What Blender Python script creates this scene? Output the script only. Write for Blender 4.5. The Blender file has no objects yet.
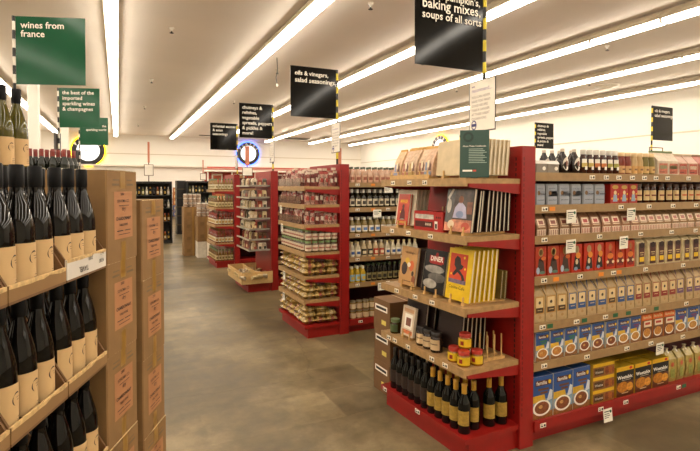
import bpy, math, random
from mathutils import Matrix, Vector
random.seed(7)
R = math.radians
S = bpy.context.scene
C = S.collection

# ------------------------------------------------------------------ camera, world, exposure
F_PX, YAW, PITCH, CAM_H = 500.0, math.atan(240/500.0), R(1.5), 1.585
cam_d = bpy.data.cameras.new('camera'); cam = bpy.data.objects.new('camera', cam_d); C.objects.link(cam)
cam_d.sensor_width = 36.0; cam_d.lens = 36.0*F_PX/700.0
cam_d.shift_y = -(225.5-(187+F_PX*math.tan(PITCH)))/700.0
cam_d.clip_start = .02
cam.location = (0, 0, CAM_H); cam.rotation_euler = (R(90)-PITCH, 0, -YAW)
S.camera = cam
w = bpy.data.worlds.new('world'); S.world = w; w.use_nodes = True
w.node_tree.nodes['Background'].inputs[0].default_value = (1, .9, .75, 1)
w.node_tree.nodes['Background'].inputs[1].default_value = 0.05
vs = S.view_settings
vs.view_transform = 'Standard'; vs.look = 'None'; vs.gamma = 1; vs.use_curve_mapping = False
vs.exposure = -0.42
TUBE = 26.0            # emission of the fluorescent tubes
TUBE_COL = (1.0, .907, .775)

# ------------------------------------------------------------------ materials
def lin(h):
    h = h.lstrip('#'); c = [int(h[i:i+2], 16)/255 for i in (0, 2, 4)]
    return tuple(x/12.92 if x <= .04045 else ((x+.055)/1.055)**2.4 for x in c)
MATS = {}
def M(hexc, rough=.55, metal=0, var=.12, scale=14, bump=0, emit=0, trans=0, coat=0, spec=None):
    key = (hexc, rough, metal, var, scale, bump, emit, trans, coat, spec)
    if key in MATS: return MATS[key]
    m = bpy.data.materials.new('mat_'+hexc.lstrip('#')+'_%d' % len(MATS)); m.use_nodes = True
    nt = m.node_tree; b = nt.nodes['Principled BSDF']; c = lin(hexc)
    b.inputs['Roughness'].default_value = rough; b.inputs['Metallic'].default_value = metal
    if trans: b.inputs['Transmission Weight'].default_value = trans
    if spec is not None: b.inputs['Specular IOR Level'].default_value = spec
    if coat: b.inputs['Coat Weight'].default_value = coat
    tc = nt.nodes.new('ShaderNodeTexCoord'); nz = nt.nodes.new('ShaderNodeTexNoise')
    nz.inputs['Scale'].default_value = scale; nz.inputs['Detail'].default_value = 3
    nt.links.new(tc.outputs['Object'], nz.inputs['Vector'])
    rp = nt.nodes.new('ShaderNodeValToRGB'); e = rp.color_ramp.elements
    e[0].position = .3; e[1].position = .7
    e[0].color = tuple(x*(1-var) for x in c)+(1,); e[1].color = tuple(min(1, x*(1+var)) for x in c)+(1,)
    nt.links.new(nz.outputs['Fac'], rp.inputs['Fac']); nt.links.new(rp.outputs['Color'], b.inputs['Base Color'])
    if bump:
        bp = nt.nodes.new('ShaderNodeBump'); bp.inputs['Strength'].default_value = bump; bp.inputs['Distance'].default_value = .01
        nt.links.new(nz.outputs['Fac'], bp.inputs['Height']); nt.links.new(bp.outputs['Normal'], b.inputs['Normal'])
    if emit:
        b.inputs['Emission Color'].default_value = c+(1,); b.inputs['Emission Strength'].default_value = emit
    MATS[key] = m; return m

RED = M('#8f140e', .42, var=.08); WOOD = M('#a58254', .5, var=.18, scale=30); RAIL = M('#97784f', .5, var=.1, scale=20)
CARD = M('#8c6a40', .8, var=.10, scale=9); CARD_D = M('#735230', .85, var=.1, scale=9)
WHITE = M('#efe8da', .5, var=.03); CREAM = M('#d9bf8c', .6, var=.05); BLACK = M('#0d0c0b', .35, var=.2)
DARK = M('#1b1512', .6); INK = M('#1d1714', .6); YELLOW = M('#e2b912', .45, var=.05)
ORANGE = M('#d96a1c', .5, var=.06); GREYM = M('#8b857a', .4, metal=.6, var=.05); PINE = M('#c79f63', .55, var=.15, scale=40)
TAGW = M('#f1ead9', .5, var=.02); TAGO = M('#e08422', .5, var=.02); TAGG = M('#1f5c38', .5, var=.02)
TAPE = M('#9a7434', .3, var=.05); LABO = M('#b07a50', .7, var=.06); GOLD = M('#b6933a', .4, var=.1)

# ------------------------------------------------------------------ mesh builder
class MB:
    def __init__(s): s.v = []; s.f = []; s.m = []; s.sm = []; s.mats = []
    def mi(s, m):
        if m not in s.mats: s.mats.append(m)
        return s.mats.index(m)
    def add(s, vs_, fs, m, smooth=False):
        o = len(s.v); s.v += [tuple(p) for p in vs_]; i = s.mi(m)
        for f in fs: s.f.append([a+o for a in f]); s.m.append(i); s.sm.append(smooth)
        return s
    def box(s, x0, y0, z0, x1, y1, z1, m):
        v = [(x0,y0,z0),(x1,y0,z0),(x1,y1,z0),(x0,y1,z0),(x0,y0,z1),(x1,y0,z1),(x1,y1,z1),(x0,y1,z1)]
        return s.add(v, [(0,3,2,1),(4,5,6,7),(0,1,5,4),(1,2,6,5),(2,3,7,6),(3,0,4,7)], m)
    def cham(s, x0, y0, z0, x1, y1, z1, c, m):      # box with chamfered vertical edges
        p = [(x0+c,y0),(x1-c,y0),(x1,y0+c),(x1,y1-c),(x1-c,y1),(x0+c,y1),(x0,y1-c),(x0,y0+c)]
        return s.prism(p, z0, z1, m)
    def prism(s, p, z0, z1, m):
        n = len(p); v = [(x,y,z0) for x,y in p]+[(x,y,z1) for x,y in p]
        return s.add(v, [list(range(n))[::-1], list(range(n,2*n))]+[(i,(i+1)%n,(i+1)%n+n,i+n) for i in range(n)], m)
    def prof(s, p, x0, x1, m, taper=0):             # side profile (y,z), extruded along x
        n = len(p); v = [(x0,y,z) for y,z in p]+[(x1,y,z) for y,z in p]
        return s.add(v, [list(range(n)), list(range(n,2*n))[::-1]]+[(i+n,(i+1)%n+n,(i+1)%n,i) for i in range(n)], m)
    def lathe(s, pr, m, seg=14, cx=0, cy=0, a0=0, a1=360, cap=True, smooth=True):
        full = a1-a0 >= 360; k = seg if full else seg+1; v = []; f = []
        for r, z in pr:
            for i in range(k):
                a = R(a0+(a1-a0)*i/seg); v.append((cx+r*math.cos(a), cy+r*math.sin(a), z))
        for j in range(len(pr)-1):
            for i in range(seg if not full else k):
                i2 = (i+1)%k
                f.append((j*k+i, j*k+i2, (j+1)*k+i2, (j+1)*k+i))
        s.add(v, f, m, smooth)
        if cap and full:
            s.add([v[i] for i in range(k)], [list(range(k))[::-1]], m)
            s.add([v[(len(pr)-1)*k+i] for i in range(k)], [list(range(k))], m)
        return s
    def tube(s, p, q, r, m, seg=8):
        p = Vector(p); q = Vector(q); d = (q-p).normalized()
        a = d.orthogonal().normalized(); b = d.cross(a); v = []
        for c in (p, q):
            for i in range(seg):
                t = 2*math.pi*i/seg; v.append(c+a*r*math.cos(t)+b*r*math.sin(t))
        return s.add(v, [(i,(i+1)%seg,(i+1)%seg+seg,i+seg) for i in range(seg)]+[list(range(seg))[::-1], list(range(seg,2*seg))], m, False)
    def pillow(s, w, d, h, m, nx=8, ny=5, wob=.0, m2=None, band=(.35,.65)):   # filled bag lying flat
        for sg in (1, -1):
            v = []; f = []; f2 = []
            for j in range(ny+1):
                for i in range(nx+1):
                    u = -1+2*i/nx; t = -1+2*j/ny
                    hh = h/2*max(0, (1-abs(u)**3)*(1-abs(t)**2.5))**.5
                    hh *= 1+wob*math.sin(i*2.3+j*1.7)
                    v.append((u*w/2, t*d/2, h/2+sg*hh))
            for j in range(ny):
                for i in range(nx):
                    q = (j*(nx+1)+i, j*(nx+1)+i+1, (j+1)*(nx+1)+i+1, (j+1)*(nx+1)+i)
                    q = q if sg > 0 else q[::-1]
                    (f2 if m2 and band[0] <= (i+.5)/nx <= band[1] else f).append(q)
            s.add(v, f, m, True)
            if f2: s.add(v, f2, m2, True)
        return s
    # flat print on the plane y = yy (facing -y); (x, z) coordinates
    def r(s, x0, z0, x1, z1, m, yy=-.0006): return s.add([(x0,yy,z0),(x1,yy,z0),(x1,yy,z1),(x0,yy,z1)], [(0,1,2,3)], m)
    def e(s, cx, cz, rx, rz, m, yy=-.0009, n=14):
        return s.add([(cx+rx*math.cos(2*math.pi*i/n), yy, cz+rz*math.sin(2*math.pi*i/n)) for i in range(n)], [list(range(n))], m)
    def p(s, pts, m, yy=-.0009): return s.add([(x,yy,z) for x,z in pts], [list(range(len(pts)))], m)
    def t(s, text, x, z, size, m, yy=-.0014, width=None, align='LEFT', bold=.012, rot=0):
        vv, ff = text_geo(text, size, bold, align)
        if not vv: return s
        if width:
            wx = max(a for a, b in vv)-min(a for a, b in vv); k = width/wx
            vv = [(a*k, b*k) for a, b in vv]
        if rot: vv = [(a*math.cos(rot)-b*math.sin(rot), a*math.sin(rot)+b*math.cos(rot)) for a, b in vv]
        return s.add([(x+a, yy, z+b) for a, b in vv], ff, m)
    def build(s, name):
        me = bpy.data.meshes.new(name); me.from_pydata(s.v, [], s.f)
        for m in s.mats: me.materials.append(m)
        me.polygons.foreach_set('material_index', s.m); me.polygons.foreach_set('use_smooth', s.sm)
        me.update(); return me
TG = {}
def text_geo(text, size, bold, align):
    k = (text, size, bold, align)
    if k in TG: return TG[k]
    cu = bpy.data.curves.new('lettering', 'FONT'); cu.body = text; cu.size = size; cu.resolution_u = 2
    cu.align_x = align; cu.offset = bold*size
    ob = bpy.data.objects.new('lettering_source', cu)
    me = bpy.data.meshes.new_from_object(ob)
    TG[k] = ([(v.co.x, v.co.y) for v in me.vertices], [list(q.vertices) for q in me.polygons])
    bpy.data.objects.remove(ob); bpy.data.curves.remove(cu); bpy.data.meshes.remove(me)
    return TG[k]

# ------------------------------------------------------------------ object helpers
def O(name, mesh, parent=None, loc=(0,0,0), rot=(0,0,0), label=None, kind=None):
    if isinstance(mesh, MB): mesh = mesh.build(name)
    o = bpy.data.objects.new(name, mesh); C.objects.link(o); o.location = loc; o.rotation_euler = rot
    if parent: o.parent = parent
    if label: o['label'] = label
    if kind: o['kind'] = kind
    return o
def tag(o, label, cat, group=None):
    o['label'] = label; o['category'] = cat
    if group: o['group'] = group
    return o
def thing(name, label, cat, loc=(0,0,0), rz=0, group=None):
    return tag(O(name, None, None, loc, (0,0,rz)), label, cat, group)
def struct(name, mb, parent=None): return O(name, mb, parent, kind='structure')
KINDS = {}
def kind(name, cat, body, **parts):                  # parts: name -> MB or (MB, {sub: MB}) or list of MB
    def bm(n, v): return v.build(n)
    out = []
    for k, v in parts.items():
        subs = {}
        if isinstance(v, tuple): v, subs = v
        for q in (v if isinstance(v, list) else [v]):
            out.append((k, bm(k, q), [(a, bm(a, b)) for a, b in subs.items()]))
    KINDS[name] = (cat, body.build(name.split('__')[0]), out)
def put(name, loc, rz, label, group=None, tilt=0, scale=None, obj_name=None, ry=0):
    cat, body, parts = KINDS[name]
    o = O(obj_name or name.split('__')[0], body, None, loc, (tilt, ry, rz)); tag(o, label, cat, group)
    if scale: o.scale = scale
    for k, me, subs in parts:
        p = O(k, me, o)
        for a, b in subs: O(a, b, p)
    return o
ORD = 'first second third fourth fifth sixth seventh eighth ninth tenth eleventh twelfth thirteenth fourteenth fifteenth sixteenth seventeenth eighteenth nineteenth twentieth'.split()
def ow(i):                                            # 0 -> first
    i += 1
    if i <= 20: return ORD[i-1]
    return {2: 'twenty', 3: 'thirty'}[i//10]+('-'+ORD[i % 10-1] if i % 10 else 'th')

# ------------------------------------------------------------------ room shell
X0, X1, Y0, Y1, ZC = -9.0, 14.0, -6.5, 27.6, 4.22
def floor_mat():
    m = bpy.data.materials.new('worn_concrete'); m.use_nodes = True; nt = m.node_tree; b = nt.nodes['Principled BSDF']
    L = nt.links.new; N = nt.nodes.new
    tc = N('ShaderNodeTexCoord')
    n1 = N('ShaderNodeTexNoise'); n1.inputs['Scale'].default_value = .9; n1.inputs['Detail'].default_value = 8; n1.inputs['Roughness'].default_value = .62
    n2 = N('ShaderNodeTexNoise'); n2.inputs['Scale'].default_value = 6; n2.inputs['Detail'].default_value = 9; n2.inputs['Roughness'].default_value = .65
    mp = N('ShaderNodeMapping'); mp.inputs['Scale'].default_value = (1, 1, 1); mp.inputs['Location'].default_value = (.35, .1, 0)
    br = N('ShaderNodeTexBrick'); br.inputs['Scale'].default_value = 1; br.inputs['Mortar Size'].default_value = .006
    br.inputs['Brick Width'].default_value = .92; br.inputs['Row Height'].default_value = .46; br.inputs['Mortar Smooth'].default_value = .6
    br.inputs['Color1'].default_value = (.46,.44,.40,1); br.inputs['Color2'].default_value = (1,1,1,1); br.inputs['Mortar'].default_value = (.72,.7,.66,1)
    for n in (n1, n2): L(tc.outputs['Object'], n.inputs['Vector'])
    dist = N('ShaderNodeVectorMath'); dist.operation = 'MULTIPLY_ADD'; dist.inputs[1].default_value = (.05,.05,0)
    L(n2.outputs['Color'], dist.inputs[0]); L(tc.outputs['Object'], dist.inputs[2]); L(dist.outputs[0], mp.inputs['Vector']); L(mp.outputs[0], br.inputs['Vector'])
    rp = N('ShaderNodeValToRGB'); e = rp.color_ramp.elements
    e[0].position = .3; e[0].color = lin('#63553d')+(1,); e[1].position = .68; e[1].color = lin('#a3906e')+(1,)
    k = e.new(.48); k.color = lin('#776849')+(1,)
    L(n1.outputs['Fac'], rp.inputs['Fac'])
    # where the old tile beds show: a mask by large noise
    n3 = N('ShaderNodeTexNoise'); n3.inputs['Scale'].default_value = .7; n3.inputs['Detail'].default_value = 6
    L(tc.outputs['Object'], n3.inputs['Vector'])
    mr = N('ShaderNodeMapRange'); mr.inputs[1].default_value = .46; mr.inputs[2].default_value = .54; mr.inputs[3].default_value = .35; mr.inputs[4].default_value = .95
    L(n3.outputs['Fac'], mr.inputs[0])
    mx = N('ShaderNodeMixRGB'); mx.blend_type = 'MULTIPLY'; L(mr.outputs[0], mx.inputs[0]); L(rp.outputs[0], mx.inputs[1]); L(br.outputs['Color'], mx.inputs[2])
    r2 = N('ShaderNodeValToRGB'); r2.color_ramp.elements[0].position = .35; r2.color_ramp.elements[0].color = (.62,.6,.56,1); r2.color_ramp.elements[1].position = .65; r2.color_ramp.elements[1].color = (1.15,1.15,1.15,1)
    L(n2.outputs['Fac'], r2.inputs['Fac'])
    m2 = N('ShaderNodeMixRGB'); m2.blend_type = 'MULTIPLY'; m2.inputs[0].default_value = .8; L(mx.outputs[0], m2.inputs[1]); L(r2.outputs[0], m2.inputs[2])
    # hairline cracks
    vo = N('ShaderNodeTexVoronoi'); vo.feature = 'DISTANCE_TO_EDGE'; vo.inputs['Scale'].default_value = .42
    d2 = N('ShaderNodeVectorMath'); d2.operation = 'MULTIPLY_ADD'; d2.inputs[1].default_value = (.5,.5,0); L(n1.outputs['Color'], d2.inputs[0]); L(tc.outputs['Object'], d2.inputs[2]); L(d2.outputs[0], vo.inputs['Vector'])
    cr = N('ShaderNodeMapRange'); cr.inputs[1].default_value = 0; cr.inputs[2].default_value = .004; cr.inputs[3].default_value = .75; cr.inputs[4].default_value = 1
    L(vo.outputs['Distance'], cr.inputs[0])
    m3 = N('ShaderNodeMixRGB'); m3.blend_type = 'MULTIPLY'; m3.inputs[0].default_value = 1; L(m2.outputs[0], m3.inputs[1]); L(cr.outputs[0], m3.inputs[2])
    L(m3.outputs[0], b.inputs['Base Color'])
    rr = N('ShaderNodeMapRange'); rr.inputs[3].default_value = .28; rr.inputs[4].default_value = .55; L(n2.outputs['Fac'], rr.inputs[0]); L(rr.outputs[0], b.inputs['Roughness'])
    bp = N('ShaderNodeBump'); bp.inputs['Strength'].default_value = .12; bp.inputs['Distance'].default_value = .01; L(n2.outputs['Fac'], bp.inputs['Height']); L(bp.outputs[0], b.inputs['Normal'])
    return m
CEIL = M('#ece2d5', .85, var=.04, scale=.5); WALL = M('#f0ebe0', .85, var=.02, scale=.4)
struct('floor', MB().box(X0, Y0, -.12, X1, Y1, 0, floor_mat()))
struct('ceiling', MB().box(X0, Y0, ZC, X1, Y1, ZC+.1, CEIL))
struct('wall_back', MB().box(X0, Y1, 0, X1, Y1+.15, ZC, WALL))
struct('wall_front', MB().box(X0, Y0-.15, 0, X1, Y0, ZC, WALL))
struct('wall_left', MB().box(X0-.15, Y0, 0, X0, Y1, ZC, WALL))
struct('wall_right', MB().box(X1, Y0, 0, X1+.15, Y1, ZC, WALL))
TRIM = M('#cfc3ac', .7, var=.03)
struct('trim_1', MB().box(X1-.02, Y0, 3.05, X1, Y1, 3.09, TRIM))
struct('trim_2', MB().box(X0, Y1-.02, 3.24, X1, Y1, 3.28, TRIM))
struct('trim_3', MB().box(X0, Y1-.25, 2.62, X1, Y1, 2.70, M('#e6dfd0', .7, var=.02)))
for i, (x, y, s) in enumerate(((-1.38, 12.0, .2), (-1.36, 19.5, .22))):
    struct('column', MB().cham(x-s/2, y-s/2, 0, x+s/2, y+s/2, ZC, .02, WALL))

# ------------------------------------------------------------------ fluorescent strips
HOUS = M('#c9bca5', .5, var=.03)
tube_m = bpy.data.materials.new('fluorescent_tube'); tube_m.use_nodes = True
b = tube_m.node_tree.nodes['Principled BSDF']; b.inputs['Base Color'].default_value = (.9,.9,.85,1)
b.inputs['Emission Color'].default_value = TUBE_COL+(1,); b.inputs['Emission Strength'].default_value = TUBE
FL = 1.22; hw = .10
h = MB(); h.prof([(0,0)], 0, 0, HOUS) if False else None
h = MB(); pr = [(-.095,0),(.095,0),(.095,.055),(.05,.12),(-.05,.12),(-.095,.055)]
n = len(pr); vv = [(a,0,z) for a,z in pr]+[(a,FL-.008,z) for a,z in pr]
h.add(vv, [list(range(n)), list(range(n,2*n))[::-1]]+[(i+n,(i+1)%n+n,(i+1)%n,i) for i in range(n)], HOUS)
hmesh = h.build('fixture_housing')
d = MB(); d.box(-.08, .012, -.055, .08, FL-.02, -.001, tube_m); dmesh = d.build('tube')
cmesh = MB().box(-.086, FL-.03, -.058, .086, FL+.012, 0, HOUS).build('end_clip')
smesh = MB().tube((0,.3,.12), (0,.3,.2), .008, GREYM).tube((0,.92,.12), (0,.92,.2), .008, GREYM).build('hanger')
STRIPS = [-7.45, -4.97, -2.5, -.06, 2.5, 4.87, 7.38, 9.93, 12.45]
ZL = 4.13; SKEW = .013
for si, x in enumerate(STRIPS):
    nfix = 26
    for k in range(nfix):
        y = Y1-.9-FL*(k+1)
        o = O('fluorescent_light', hmesh, None, (x+SKEW*y, y, ZL-.06), (0, 0, -math.atan(SKEW)))
        tag(o, '%s fluorescent fixture from the back wall, %s ceiling strip from left wall' % (ow(k), ow(si)), 'light fixture', 'fluorescent fixtures in ceiling strips')
        O('tube', dmesh, o); O('end_clip', cmesh, o); O('hanger', smesh, o)
# sprinklers
sp_b = MB().lathe([(.045,.0),(.045,-.012),(.02,-.02),(.016,-.06)], WHITE, 10)
sp_d = MB().lathe([(.012,-.06),(.012,-.085)], DARK, 8).lathe([(.034,-.09),(.034,-.085)], DARK, 10)
kind('ceiling_sprinkler', 'sprinkler', sp_b, deflector=sp_d)
for i, (x, y) in enumerate([(.95,8.8),(.95,13.2),(1.05,17.7),(1.1,22.8),(3.4,6.4),(3.42,10.9),(3.45,15.4),(5.9,8.8),(5.9,13.2),(8.4,6.4),(8.4,10.9),(-1.5,8.8),(-1.5,13.2),(10.9,8.8),(5.9,4.3)]):
    put('ceiling_sprinkler', (x, y, ZC), 0, 'small sprinkler head, %s of those scattered over the ceiling' % ow(i), 'ceiling sprinklers')
v1 = thing('ceiling_vent', 'dark grey ceiling vent panel far back near the clock', 'vent', (9.0, 25.6, ZC-.05))
O('frame', MB().box(-.75,-.3,0,.75,.3,.05, M('#7b7263', .6)), v1); O('grille', MB().box(-.68,-.24,-.012,.68,.24,0, M('#5b5448', .6)), v1)
v1 = thing('ceiling_vent', 'round white ceiling diffuser above the right side of the shop', 'vent', (11.7, 8.9, ZC-.04))
O('frame', MB().lathe([(.3,.04),(.3,.02),(.2,-.01)], WHITE, 20), v1); O('cone', MB().lathe([(.16,.0),(.1,-.04)], WHITE, 16), v1)
v1 = thing('ceiling_vent', 'long thin grey ceiling vent slot near the back wall', 'vent', (4.9, 26.2, ZC-.03))
O('frame', MB().box(-.8,-.1,0,.8,.1,.03, M('#7b7263', .6)), v1); O('grille', MB().box(-.75,-.06,-.01,.75,.06,0, M('#5b5448', .6)), v1)
mb = MB(); pts = [(3.1,9.9,ZC),(3.12,9.92,3.98),(3.08,9.9,3.82),(3.1,9.88,3.68)]
for a, c_ in zip(pts, pts[1:]): mb.tube(a, c_, .008, DARK, 6)
mb.lathe([(.018,3.63),(.022,3.66),(.014,3.69)], WHITE, 10, 3.1, 9.88)
tag(O('hanging_cable', mb), 'dark loose cable with white socket hanging from the ceiling', 'cable')

# ------------------------------------------------------------------ gondolas (long shelf runs with end panels)
TAGK = {}
def tag_mesh(c):
    if c not in TAGK:
        m = {'w': TAGW, 'o': TAGO, 'g': TAGG}[c]
        mb = MB().box(-.024, -.002, -.013, .024, 0, .013, m)
        if c == 'w': mb.r(-.019,-.008,-.002,.000, INK, -.0026); mb.r(.004,-.008,.019,.006, INK, -.0026); mb.r(-.019,.004,-.006,.008, INK, -.0026)
        TAGK[c] = mb.build('price_tag')
    return TAGK[c]
def endframe(parent, x0, x1, y0, y1, ztop):
    O('end_panel', MB().cham(x0, y0, 0, x1, y1, ztop, .004, RED), parent)
    mb = MB()
    for k in range(50): mb.box(x0-.002, y0+.045, .2+k*.0315, x0+.001, y0+.052, .2+k*.0315+.02, DARK)
    for k in range(50): mb.box(x0+.012, y0-.001, .2+k*.0315, x0+.018, y0+.001, .2+k*.0315+.02, M('#5d0d09', .5))
    O('slot_strip', mb, parent, kind='stuff')
def gondola(name, label, y0, y1, decks, tags, depth=.42, xa=2.32, xb=8.0, ztop=1.83, zb=.14):
    g = thing(name, label, 'shelving', (0,0,0)); yc = (y0+y1)/2
    endframe(g, 2.21, 2.32, y0, y1, ztop)
    O('end_panel', MB().cham(xb, y0, 0, xb+.1, y1, ztop, .004, RED), g)
    O('back_panel', MB().box(xa, yc-.02, .05, xb, yc+.02, ztop-.06, M('#4a1711', .6)), g)
    O('base', MB().box(xa, y0+.05, 0, xb, y1-.05, zb-.03, RED), g)
    bs = O('base_deck', MB().box(xa, y0-.0, zb-.03, xb, y1, zb, RED), g)
    lip = O('base_lip', MB().box(xa, y0-.012, zb-.055, xb, y0, zb+.012, RED), g)
    for di, z in enumerate(decks):
        sh = MB().box(xa, y0+.012, z-.02, xb, yc-.02, z, M('#7a5b3a', .6))
        sh = O('shelf', sh, g)
        rail = MB().box(xa, y0, z-.048, xb, y0+.012, z+.004, RAIL); O('shelf_rail', rail, sh)
        O('shelf', MB().box(xa, yc+.02, z-.02, xb, y1, z, M('#7a5b3a', .6)), g)
        for x, c in tags[di] if di < len(tags) else []: O('price_tag', tag_mesh(c), sh, (x, y0, z-.022))
    for x, c in tags[len(decks)] if len(decks) < len(tags) else []: O('price_tag', tag_mesh(c), bs, (x, y0-.012, zb-.022))
    return g
# horizontal place along a shelf front at depth Y, from measured bearings
def sx(px, Y=2.27): return Y*math.tan(YAW+math.atan((px-350)/F_PX))
T1 = [[(sx(p), c) for p, c in row] for row in (
    [(588,'w'),(602,'w'),(614.5,'w'),(628,'w'),(640,'w'),(651.5,'w'),(663,'w'),(684,'w')],
    [(541,'w'),(548.5,'o'),(617,'w'),(645,'w'),(669,'w'),(692,'w')],
    [(541,'w'),(596,'w'),(637,'w'),(668,'w'),(692,'w')],
    [(541,'w'),(553,'o'),(577,'w'),(598,'o'),(610.5,'w'),(616,'o'),(642.5,'w'),(680,'w')],
    [(540,'w'),(547.5,'g'),(574,'w'),(582,'g'),(603,'w'),(613,'g'),(626,'g'),(641,'w'),(654,'g'),(684,'w')],
    [(542,'w'),(585,'w'),(625,'w'),(649,'w'),(681,'w')],
    [(540,'w'),(598,'w'),(623,'w'),(676,'w'),(681.5,'g')])]
D1 = [1.67, 1.472, 1.283, 1.033, .745, .503]
gondola('shelf_gondola', 'nearest long red shelf gondola stocked with cereal boxes and bags', 2.24, 3.22, D1, T1)
D2 = [1.63, 1.36, 1.08, .82, .54]
T2 = [[(2.42+.19*k, 'wo'[k % 3 == 1]) for k in range(6)] for _ in range(5)]+[[(2.45, 'w'), (2.8, 'w')]]
gondola('shelf_gondola', 'second red shelf gondola stocked with dressing and vinegar bottles', 4.85, 5.75, D2, T2)
gondola('shelf_gondola', 'third red shelf gondola with hanging packets at its end', 7.38, 8.3, [1.6, 1.2, .8, .45], [])
gondola('shelf_gondola', 'farthest red shelf gondola beside the stacked cartons', 9.88, 10.8, [1.55, 1.2, .85, .5], [])

# ---- shelf cards hanging from the rails
sc = MB().box(-.042,-.002,-.085,.042,0,0, TAGW); sc.r(-.034,-.02,.02,-.014, INK,-.0028); sc.r(-.034,-.034,.012,-.03, INK,-.0028); sc.r(-.034,-.046,.02,-.042, INK,-.0028); sc.r(-.034,-.058,.005,-.054,INK,-.0028); sc.e(.027,-.02,.009,.010, TAGG,-.003)
kind('shelf_card', 'sign', sc)
for px, di, lab in ((571,1,'under the silver tins'),(631,1,'under the red boxes on the second shelf'),(571,2,'above the red and black boxes'),(624,2,'between pink bags and red boxes'),(662,5,'above the black and yellow wheat boxes')):
    put('shelf_card', (sx(px,2.24), 2.236, D1[di]-.03), R(0), 'white printed shelf card hanging %s' % lab, 'shelf cards on the nearest gondola', ry=R(-2), tilt=R(3))
put('shelf_card', (sx(611,2.22), 2.226, .11), 0, 'white printed shelf card hanging from the red base lip', 'shelf cards on the nearest gondola', tilt=R(-6))

# ================================================================== products of the nearest gondola
def carton(w, dpt, hgt, side, prints):                # a folding carton with a printed front
    b = MB().cham(-w/2, 0, 0, w/2, dpt, hgt, .0012, side); return b, prints
SILV = M('#8d9095', .35, metal=.35, var=.05)
# silver tins
b = MB().cham(-.042,0,0,.042,.09,.128,.008, SILV); p = MB().r(-.036,.008,.036,.122, M('#979ca6', .4, var=.05)).r(-.03,.055,.034,.088, M('#6b7690',.4)).e(-.018,.076,.012,.014, M('#7a5a3a')).t('Dessert',-.012,.064,.018,INK).r(-.028,.1,.02,.104,INK).r(-.028,.03,.03,.034,INK)
kind('silver_tin','tin', b, label_print=p, lid=MB().cham(-.040,.002,.128,.040,.088,.132,.008, SILV))
# red boxes row 2
b = MB().cham(-.036,0,0,.036,.05,.135,.001, M('#a51d10',.5)); p = MB().e(0,.112,.024,.014,GOLD).e(.0,.075,.011,.014,CREAM).p([(-.018,.015),(.018,.015),(.012,.062),(-.012,.062)],M('#8fa3b8')).e(.022,.03,.005,.007,YELLOW).e(-.024,.035,.005,.007,YELLOW).e(.024,.065,.004,.006,YELLOW)
kind('red_box','box', b, front_print=p)
# jar with cream label
def jar(w, hgt, lidh, glass, lid, lab, seg=14, cols=None):
    r_ = w/2; b = MB().lathe([(r_*.92,0),(r_,.004),(r_,hgt-lidh-.012),(r_*.82,hgt-lidh)], glass, seg)
    l = MB().lathe([(r_*.88,hgt-lidh),(r_*.9,hgt-.003),(r_*.84,hgt)], lid, seg)
    z0 = hgt*.14; z1 = hgt*.66
    lb = MB().lathe([(r_+.0007,z0),(r_+.0007,z1)], lab, seg, a0=-170, a1=-10, cap=False)
    if cols:
        lb.lathe([(r_+.0013,z0+(z1-z0)*cols[1]),(r_+.0013,z0+(z1-z0)*cols[2])], cols[0], seg, a0=-150, a1=-30, cap=False)
    return b, l, lb
BRN = M('#3a1c10', .15, var=.1)
b, l, lb = jar(.052, .135, .02, BRN, M('#5a3a22',.4), M('#d8bb86',.6), cols=(M('#7a3a22'),.42,.58)); kind('brown_jar','jar', b, lid=l, label_print=lb)
b, l, lb = jar(.052, .135, .02, BRN, M('#5a3a22',.4), M('#d8bb86',.6), cols=(M('#c8552c'),.42,.58)); kind('brown_jar__o','jar', b, lid=l, label_print=lb)
# top row
b = MB().cham(-.05,0,0,.05,.1,.058,.008, M('#a59a8c', .12, trans=.35)).cham(-.043,.006,.004,.043,.094,.045,.006, M('#6e5a48')); l = MB().prof([(0,.058),(.1,.058),(.09,.080),(.02,.080)],-.05,.05, M('#b0a698',.25))
kind('square_jar','jar', b, lid=l, label_print=MB().e(.02,.03,.014,.012,WHITE))
def bottle(prf, glass, caph, cap, lab=None, seg=16, labm=None, half=70):
    b = MB().lathe(prf, glass, seg); zt = prf[-1][1]; rn = prf[-1][0]
    out = {'cap': MB().lathe([(rn*1.15,zt-.002),(rn*1.15,zt+caph-.002),(rn*1.0,zt+caph)], cap, seg)}
    if lab:
        r_, z0, z1 = lab; out['label_print'] = MB().lathe([(r_+.0008,z0),(r_+.0008,z1)], labm, seg, a0=-90-half, a1=-90+half, cap=False)
    return b, out
SYR = M('#1a0c06', .08, var=.1)
b, o_ = bottle([(.030,0),(.034,.006),(.036,.05),(.030,.10),(.015,.13),(.012,.142)], SYR, .018, M('#b8ab98',.3), seg=14)
ov = MB(); nn = 14
ring = [(math.cos(2*math.pi*i/nn), math.sin(2*math.pi*i/nn)) for i in range(nn)]
ov.add([(.024*a, -.0365+.010*(abs(a)**2), .062+.042*c_) for a, c_ in ring], [list(range(nn))], WHITE); ov.add([(.010*a, -.0375+.001*abs(a), .065+.018*c_) for a, c_ in ring],[list(range(nn))], M('#8a5a48'))
o_['label_print'] = ov; kind('syrup_bottle','bottle', b, **o_)
b, o_ = bottle([(.024,0),(.026,.004),(.026,.095),(.017,.120),(.016,.13)], M('#3d1a0c',.12), .030, M('#d6cfc2',.2,trans=.3), seg=12)
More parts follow.
